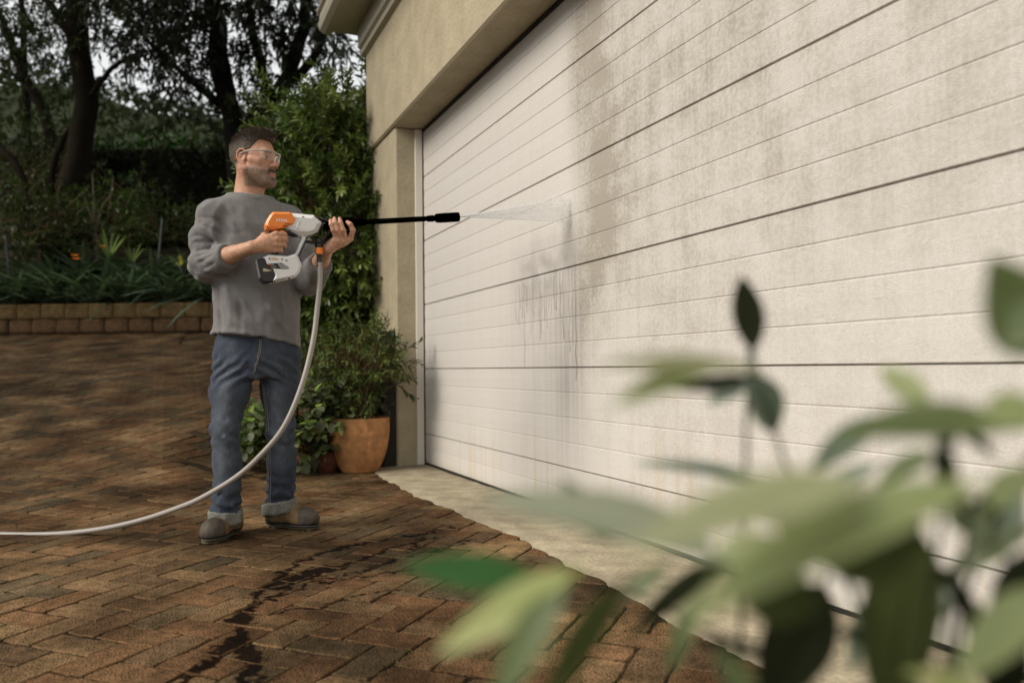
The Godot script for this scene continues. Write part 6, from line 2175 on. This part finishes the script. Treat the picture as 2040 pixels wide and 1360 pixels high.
	s2.lathe([Vector2(0.0, 0.028), Vector2(0.0160, 0.028), Vector2(0.0170, 0.026), Vector2(0.0172, 0.003), Vector2(0.0160, 0.0), Vector2(0.0, 0.0)], 28)
	put("coupling_ring", s2.mesh(), orange, o, Transform3D(Basis.IDENTITY, Vector3(0.0950, -0.1170, 0)))
	s2 = Solid.new()
	s2.lathe([Vector2(0.0, 0.054), Vector2(0.0125, 0.054), Vector2(0.0135, 0.046), Vector2(0.0110, 0.040), Vector2(0.0115, 0.010), Vector2(0.0128, 0.006), Vector2(0.0128, 0.0), Vector2(0.0, 0.0)], 20)
	put("hose_tail", s2.mesh(), black, o, Transform3D(Basis.IDENTITY, Vector3(0.0970, -0.1700, 0)))
	# ---- hose: from the coupling past his legs to the ground and out of view
	var pts := [Vector3(0.3155, 1.196, 0.163), Vector3(0.317, 1.165, 0.165), Vector3(0.318, 1.115, 0.170), Vector3(0.312, 1.006, 0.19), Vector3(0.300, 0.855, 0.22), Vector3(0.261, 0.666, 0.26), Vector3(0.193, 0.501, 0.28), Vector3(0.097, 0.388, 0.27), Vector3(-0.018, 0.292, 0.24), Vector3(-0.18, 0.2, 0.2), Vector3(-0.427, 0.108, 0.12), Vector3(-0.68, 0.046, 0.05), Vector3(-0.93, 0.016, 0.0), Vector3(-1.17, 0.014, -0.02), Vector3(-1.46, 0.013, -0.05), Vector3(-1.9, 0.013, -0.02), Vector3(-2.6, 0.013, 0.2), Vector3(-3.4, 0.013, 0.7)]
	var path := []
	for q in pts: path.append(MAN + frame * q)
	path = arc(path, 220)
	put("garden_hose", hose_mesh(path, 0.0110), hose_material())
	tag(get_child(get_child_count() - 1), "pale grey braided hose sweeping from the washer across the bricks", "hose")
	# ---- the jet: a thin fan of drops reaching the door
	var tip := at + Basis(Vector3.UP, 0.002) * (along * Vector3(0, 0.549, 0))
	var jet := thing("water_jet", tip, "thin pale fan of water spraying from the nozzle onto the door", "water")
	var wm := mat(Color(1.0, 1.0, 1.0), 0.6, 0.5)
	wm.transparency = BaseMaterial3D.TRANSPARENCY_ALPHA
	wm.vertex_color_use_as_albedo = true
	wm.backlight_enabled = true
	wm.backlight = Color(0.95, 0.95, 0.95)
	var sp := Solid.new()
	var hi := Vector3(-0.004, 1.575, 2.42) - tip
	var lo := Vector3(-0.004, 1.435, 2.43) - tip
	for k in 42:
		var t := (k + 0.5) / 42.0
		var e := lo.lerp(hi, t + rnd(-0.02, 0.02)) + Vector3(0, 0, rnd(-0.012, 0.012))
		var mid := e * rnd(0.45, 0.6)
		var a0 := rnd(0.15, 0.5)
		for seg in 6:
			var f0 := seg / 6.0
			var f1 := (seg + 1) / 6.0
			sp.col = Color(1, 1, 1, a0 * lerpf(0.8, 0.04, f0))
			sp.tube([e * f0, e * f1], [lerpf(0.0007, 0.0028, f0), lerpf(0.0007, 0.0028, f1)], 5, false)
	# the soft sheet of spray between the streaks
	for lay in 3:
		for k in 18:
			for seg in 12:
				var f0 := seg / 12.0
				var f1 := (seg + 1) / 12.0
				var z := (lay - 1) * 0.012
				var e0 := lo.lerp(hi, k / 18.0) + Vector3(0, 0, z)
				var e1 := lo.lerp(hi, (k + 1) / 18.0) + Vector3(0, 0, z)
				var al := 0.46 * lerpf(1.0, 0.26, f0) * (0.6 + 0.4 * sin(k * 2.1 + lay)) * (1.0 if k > 1 and k < 16 else 0.4)
				sp.col = Color(1, 1, 1, al)
				sp.quad(e0 * f0, e0 * f1, e1 * f1, e1 * f0)
	# spray that bounces back off the boards: soft puffs of fine drops
	for k in 46:
		var pc := lo.lerp(hi, rnd(-0.25, 1.15)) + Vector3(-rnd(0.0, 0.10), 0, rnd(-0.10, 0.07))
		var r := rnd(0.010, 0.030)
		sp.col = Color(1, 1, 1, rnd(0.02, 0.05))
		for i in 6:
			for j in 4:
				var q := []
				for e in [[i, j], [i + 1, j], [i + 1, j + 1], [i, j + 1]]: q.append(pc + Vector3(cos(e[0] * TAU / 6.0) * sin(e[1] * PI / 4.0), cos(e[1] * PI / 4.0), sin(e[0] * TAU / 6.0) * sin(e[1] * PI / 4.0)) * r)
				sp.quad(q[0], q[1], q[2], q[3])
	tag(put("streaks", sp.mesh(), wm, jet), "", "", "", "stuff")
	var xs := []
	var cs := []
	for k in 420:
		var f := pow(rng.randf(), 0.6)
		var e := lo.lerp(hi, rng.randf()) * f + Vector3(rnd(-1, 1), rnd(-1, 1), rnd(-1, 1)) * 0.012 * f
		if k % 3 == 0: e = lo.lerp(hi, rnd(-0.2, 1.2)) + Vector3(-absf(rnd(0, 1) * rnd(0, 0.16)), rnd(-0.08, 0.05), rnd(-0.10, 0.10))
		xs.append(Transform3D(Basis.IDENTITY.scaled(Vector3(1, 1, 1) * rnd(0.0006, 0.0017)), e))
		cs.append(Color(1, 1, 1, 0.7))
	var ball := SphereMesh.new()
	ball.radial_segments = 6
	ball.rings = 4
	ball.radius = 1.0
	ball.height = 2.0
	var dm := mat(Color(0.95, 0.95, 0.95), 0.3, 0.5)
	tag(put_many("drops", ball, dm, xs, [], jet), "", "", "", "stuff")

func hose_mesh(path: Array, r: float) -> ArrayMesh:
	var v := PackedVector3Array()
	var n := PackedVector3Array()
	var uv := PackedVector2Array()
	var idx := PackedInt32Array()
	var up := Vector3(0, 1, 0.01)
	var sides := 14
	var run := 0.0
	for i in path.size():
		var t: Vector3 = (path[mini(i + 1, path.size() - 1)] - path[maxi(i - 1, 0)]).normalized()
		var s := t.cross(Vector3(0.36, 0.1, 0.93)).normalized()
		var w := s.cross(t).normalized()
		if i > 0: run += (path[i] as Vector3).distance_to(path[i - 1])
		for k in sides + 1:
			var a := TAU * k / sides
			var d := s * cos(a) + w * sin(a)
			v.append(path[i] + d * r)
			n.append(d)
			uv.append(Vector2(run / 0.08, k / float(sides)))
		if i > 0:
			for k in sides:
				var b := (i - 1) * (sides + 1) + k
				var c := b + sides + 1
				idx.append_array(PackedInt32Array([b, b + 1, c + 1, b, c + 1, c]))
	return mesh_from(v, n, idx, uv)

func hose_material() -> StandardMaterial3D:
	var n := 128
	var d := PackedByteArray()
	var hgt := PackedByteArray()
	d.resize(n * n * 3)
	hgt.resize(n * n)
	for y in n:
		for x in n:
			var a := absf(sin((x * 8.0 + y * 5.0) * PI / n))
			var b := absf(sin((x * 8.0 - y * 5.0) * PI / n))
			var g := 0.60 + 0.28 * (1.0 if maxf(a, b) > 0.90 else 0.0) + 0.06 * a
			var i := y * n + x
			d[i * 3] = int(g * 255)
			d[i * 3 + 1] = int(g * 248)
			d[i * 3 + 2] = int(g * 238)
			hgt[i] = int(255 * maxf(a, b))
	var m := mat(Color(0.50, 0.485, 0.47), 0.45, 0.5)
	m.albedo_texture = ImageTexture.create_from_image(Image.create_from_data(n, n, false, Image.FORMAT_RGB8, d))
	m.heightmap_enabled = true
	m.heightmap_texture = grey_tex(hgt, n, n)
	m.heightmap_scale = 0.04
	return m

# ------------------------------------------------------------------ leafy shrub close to the viewer
func build_near_shrub() -> void:
	# each leaf: foot, tip, width, tone, how far it is turned up or out, droop
	var spec := [
		[Vector3(-1.421, 0.747, 5.397), Vector3(-1.408, 0.800, 5.372), 0.025, "k", 0.30, 0.00],
		[Vector3(-1.509, 0.734, 5.500), Vector3(-1.607, 0.740, 5.521), 0.016, "p", 0.55, 0.00],
		[Vector3(-1.552, 0.732, 5.513), Vector3(-1.604, 0.722, 5.522), 0.016, "g", 0.60, 0.10],
		[Vector3(-1.454, 0.728, 5.430), Vector3(-1.504, 0.721, 5.424), 0.011, "k", -0.80, 0.00],
		[Vector3(-1.442, 0.729, 5.419), Vector3(-1.418, 0.691, 5.414), 0.029, "s", 0.60, 0.00],
		[Vector3(-1.453, 0.725, 5.430), Vector3(-1.476, 0.712, 5.420), 0.018, "s", 0.60, 0.00],
		[Vector3(-1.423, 0.741, 5.600), Vector3(-1.455, 0.780, 5.602), 0.039, "m", 0.75, 0.00],
		[Vector3(-1.429, 0.763, 5.613), Vector3(-1.451, 0.743, 5.604), 0.025, "m", 0.70, 0.00],
		[Vector3(-1.438, 0.705, 5.594), Vector3(-1.517, 0.709, 5.575), 0.027, "m", 0.55, 0.10],
		[Vector3(-1.435, 0.714, 5.548), Vector3(-1.444, 0.733, 5.528), 0.017, "g", 0.70, 0.00],
		[Vector3(-1.433, 0.705, 5.518), Vector3(-1.450, 0.675, 5.479), 0.019, "s", 0.70, 0.10],
		[Vector3(-1.462, 0.709, 5.599), Vector3(-1.435, 0.713, 5.611), 0.025, "g", 0.60, 0.00],
		[Vector3(-1.402, 0.695, 5.546), Vector3(-1.374, 0.682, 5.543), 0.014, "d", 0.60, 0.00],
		[Vector3(-1.380, 0.669, 5.462), Vector3(-1.400, 0.649, 5.438), 0.015, "s", 0.60, 0.00],
		[Vector3(-1.508, 0.686, 5.626), Vector3(-1.626, 0.657, 5.606), 0.031, "g", 0.42, 0.12],
		[Vector3(-1.557, 0.690, 5.613), Vector3(-1.650, 0.682, 5.612), 0.028, "p", 0.50, 0.10],
		[Vector3(-1.439, 0.657, 5.437), Vector3(-1.508, 0.681, 5.391), 0.013, "s", 0.50, 0.25],
		[Vector3(-1.558, 0.643, 5.526), Vector3(-1.661, 0.679, 5.513), 0.028, "w", 0.62, 0.06],
		[Vector3(-1.575, 0.640, 5.456), Vector3(-1.602, 0.673, 5.460), 0.018, "m", 0.80, 0.00],
		[Vector3(-1.632, 0.630, 5.478), Vector3(-1.690, 0.639, 5.461), 0.021, "v", 0.85, 0.00],
		[Vector3(-1.628, 0.640, 5.512), Vector3(-1.686, 0.612, 5.502), 0.020, "y", 0.70, 0.05],
		[Vector3(-1.638, 0.635, 5.523), Vector3(-1.666, 0.590, 5.511), 0.022, "m", 0.55, 0.05],
		[Vector3(-1.595, 0.627, 5.502), Vector3(-1.630, 0.574, 5.487), 0.019, "d", 0.60, 0.05],
		[Vector3(-1.476, 0.612, 5.436), Vector3(-1.529, 0.569, 5.397), 0.027, "k", 0.30, 0.15],
		[Vector3(-1.466, 0.612, 5.503), Vector3(-1.505, 0.555, 5.502), 0.042, "k", -0.20, 0.10],
		[Vector3(-1.429, 0.642, 5.535), Vector3(-1.460, 0.555, 5.537), 0.044, "d", 0.35, 0.05],
		[Vector3(-1.343, 0.591, 5.462), Vector3(-1.295, 0.570, 5.467), 0.031, "s", 0.60, 0.00],
		[Vector3(-1.440, 0.633, 5.609), Vector3(-1.488, 0.602, 5.604), 0.024, "g", 0.65, 0.00],
		[Vector3(-1.398, 0.640, 5.580), Vector3(-1.430, 0.596, 5.582), 0.032, "k", -0.10, 0.10],
		[Vector3(-1.411, 0.661, 5.543), Vector3(-1.410, 0.644, 5.559), 0.021, "m", 0.80, 0.00],
		[Vector3(-1.358, 0.616, 5.518), Vector3(-1.321, 0.656, 5.519), 0.026, "s", 0.70, 0.00],
		[Vector3(-1.386, 0.650, 5.569), Vector3(-1.416, 0.622, 5.541), 0.016, "m", 0.70, 0.00],
		[Vector3(-1.472, 0.562, 5.469), Vector3(-1.501, 0.571, 5.441), 0.013, "k", 0.30, 0.00],
		[Vector3(-1.536, 0.570, 5.528), Vector3(-1.552, 0.595, 5.521), 0.015, "m", 0.70, 0.00],
		[Vector3(-1.534, 0.655, 5.568), Vector3(-1.568, 0.677, 5.569), 0.020, "g", 0.60, 0.10],
		[Vector3(-1.432, 0.571, 5.573), Vector3(-1.464, 0.586, 5.559), 0.015, "y", 0.50, 0.10],
		[Vector3(-1.531, 0.631, 5.491), Vector3(-1.499, 0.643, 5.520), 0.019, "g", 0.60, 0.05],
		[Vector3(-1.573, 0.612, 5.473), Vector3(-1.553, 0.628, 5.481), 0.013, "m", 0.60, 0.00],
		[Vector3(-1.536, 0.614, 5.489), Vector3(-1.554, 0.574, 5.481), 0.014, "m", 0.50, 0.10],
		[Vector3(-1.420, 0.686, 5.539), Vector3(-1.448, 0.672, 5.527), 0.016, "m", 0.50, 0.10],
		[Vector3(-1.425, 0.664, 5.576), Vector3(-1.406, 0.684, 5.584), 0.020, "g", 0.50, 0.05],
		[Vector3(-1.373, 0.603, 5.512), Vector3(-1.393, 0.577, 5.503), 0.017, "s", 0.50, 0.10],
		[Vector3(-1.391, 0.592, 5.473), Vector3(-1.409, 0.546, 5.465), 0.016, "s", 0.40, 0.10],
		[Vector3(-1.434, 0.577, 5.486), Vector3(-1.391, 0.556, 5.504), 0.033, "k", 0.00, 0.10],
		[Vector3(-1.419, 0.626, 5.539), Vector3(-1.398, 0.583, 5.548), 0.030, "k", 0.00, 0.10],
		[Vector3(-1.375, 0.663, 5.543), Vector3(-1.396, 0.647, 5.549), 0.017, "d", 0.60, 0.00],
		[Vector3(-1.565, 0.641, 5.554), Vector3(-1.531, 0.626, 5.569), 0.032, "d", -0.40, 0.10],
		[Vector3(-1.530, 0.647, 5.570), Vector3(-1.474, 0.657, 5.578), 0.035, "d", -0.40, 0.10],
		[Vector3(-1.446, 0.661, 5.528), Vector3(-1.417, 0.629, 5.540), 0.024, "d", 0.20, 0.00],
		[Vector3(-1.343, 0.617, 5.525), Vector3(-1.331, 0.550, 5.530), 0.045, "k", 0.10, 0.10],
		[Vector3(-1.344, 0.581, 5.509), Vector3(-1.343, 0.530, 5.525), 0.043, "k", 0.10, 0.10],
		[Vector3(-1.516, 0.642, 5.529), Vector3(-1.547, 0.622, 5.523), 0.020, "k", -0.20, 0.10],
		[Vector3(-1.442, 0.699, 5.568), Vector3(-1.423, 0.658, 5.537), 0.020, "k", 0.50, 0.10],
		[Vector3(-1.434, 0.690, 5.556), Vector3(-1.410, 0.657, 5.543), 0.016, "d", 0.50, 0.10],
	]
	var stems := [
		[Vector3(-1.418, 0.690, 5.414), Vector3(-1.430, 0.714, 5.417), Vector3(-1.437, 0.733, 5.414), Vector3(-1.428, 0.749, 5.402)],
		[Vector3(-1.418, 0.690, 5.414), Vector3(-1.438, 0.662, 5.452), Vector3(-1.460, 0.634, 5.506), Vector3(-1.469, 0.599, 5.533), Vector3(-1.472, 0.542, 5.547)],
		[Vector3(-1.450, 0.700, 5.565), Vector3(-1.442, 0.681, 5.560), Vector3(-1.435, 0.662, 5.556), Vector3(-1.437, 0.617, 5.547), Vector3(-1.457, 0.538, 5.546)],
		[Vector3(-1.406, 0.691, 5.584), Vector3(-1.397, 0.668, 5.564), Vector3(-1.399, 0.631, 5.548), Vector3(-1.413, 0.581, 5.542), Vector3(-1.432, 0.535, 5.549)],
		[Vector3(-1.626, 0.638, 5.505), Vector3(-1.590, 0.623, 5.496), Vector3(-1.522, 0.588, 5.479), Vector3(-1.482, 0.564, 5.480), Vector3(-1.466, 0.528, 5.519)],
		[Vector3(-1.489, 0.617, 5.446), Vector3(-1.482, 0.601, 5.465), Vector3(-1.477, 0.574, 5.491), Vector3(-1.473, 0.528, 5.516)],
		[Vector3(-1.496, 0.683, 5.616), Vector3(-1.458, 0.652, 5.585), Vector3(-1.434, 0.601, 5.556), Vector3(-1.445, 0.538, 5.551)],
	]
	var o := thing("broad_leaf_shrub", Vector3(-1.46, 0.0, 5.40), "broad-leaved green shrub out of focus close to the viewer at the lower right", "shrub")
	var tones := {"d": Color(0.026, 0.033, 0.011), "p": Color(0.30, 0.32, 0.185), "g": Color(0.190, 0.225, 0.095), "m": Color(0.080, 0.105, 0.040), "s": Color(0.085, 0.112, 0.078), "k": Color(0.010, 0.012, 0.006), "w": Color(0.24, 0.27, 0.19), "v": Color(0.014, 0.070, 0.006), "y": Color(0.36, 0.40, 0.16)}  # k and d paint in shade under the upper leaves, g a highlight
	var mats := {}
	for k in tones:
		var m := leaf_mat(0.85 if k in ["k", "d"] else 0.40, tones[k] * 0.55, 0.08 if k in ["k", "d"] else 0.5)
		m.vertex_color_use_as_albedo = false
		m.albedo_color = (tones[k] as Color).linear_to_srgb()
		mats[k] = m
	var inv := o.transform.affine_inverse()
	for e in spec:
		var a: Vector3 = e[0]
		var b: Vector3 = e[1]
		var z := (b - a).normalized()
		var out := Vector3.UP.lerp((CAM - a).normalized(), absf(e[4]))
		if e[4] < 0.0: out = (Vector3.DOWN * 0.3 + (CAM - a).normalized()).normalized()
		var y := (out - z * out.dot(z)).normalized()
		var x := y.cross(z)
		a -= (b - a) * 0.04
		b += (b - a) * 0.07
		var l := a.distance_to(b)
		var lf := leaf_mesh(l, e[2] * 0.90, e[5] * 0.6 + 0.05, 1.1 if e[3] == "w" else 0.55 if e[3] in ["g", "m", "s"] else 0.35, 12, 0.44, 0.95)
		if e[3] == "w":          # one paler tone over the whole sharply folded leaf
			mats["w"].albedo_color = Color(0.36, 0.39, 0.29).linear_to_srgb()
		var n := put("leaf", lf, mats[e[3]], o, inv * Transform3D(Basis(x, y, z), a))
		var so := Solid.new()
		so.tube([Vector3(0, -0.0008, -0.006), Vector3(0, -0.0008, l * 0.5), Vector3(0, -e[5] * 0.6 * l * 0.8 - 0.0006, l * 0.9)], [0.0011, 0.0008, 0.0003], 5)
		put("midrib", so.mesh(), mats[e[3]], n)
	for s in stems:
		var p: Array = s.duplicate()
		p.append(Vector3(-1.46, 0.25, 5.40).lerp(p[-1], 0.35) - Vector3(0, 0.02, 0))
		p.append(Vector3(-1.46, 0.0, 5.40) + rdir() * 0.03)
		var path := arc(p, 26)
		for i in path.size(): path[i] -= o.position
		var so := Solid.new()
		so.tube(path, taper(0.0013, 0.0030, 26), 8)
		put("stem", so.mesh(), M.green_stem, o)
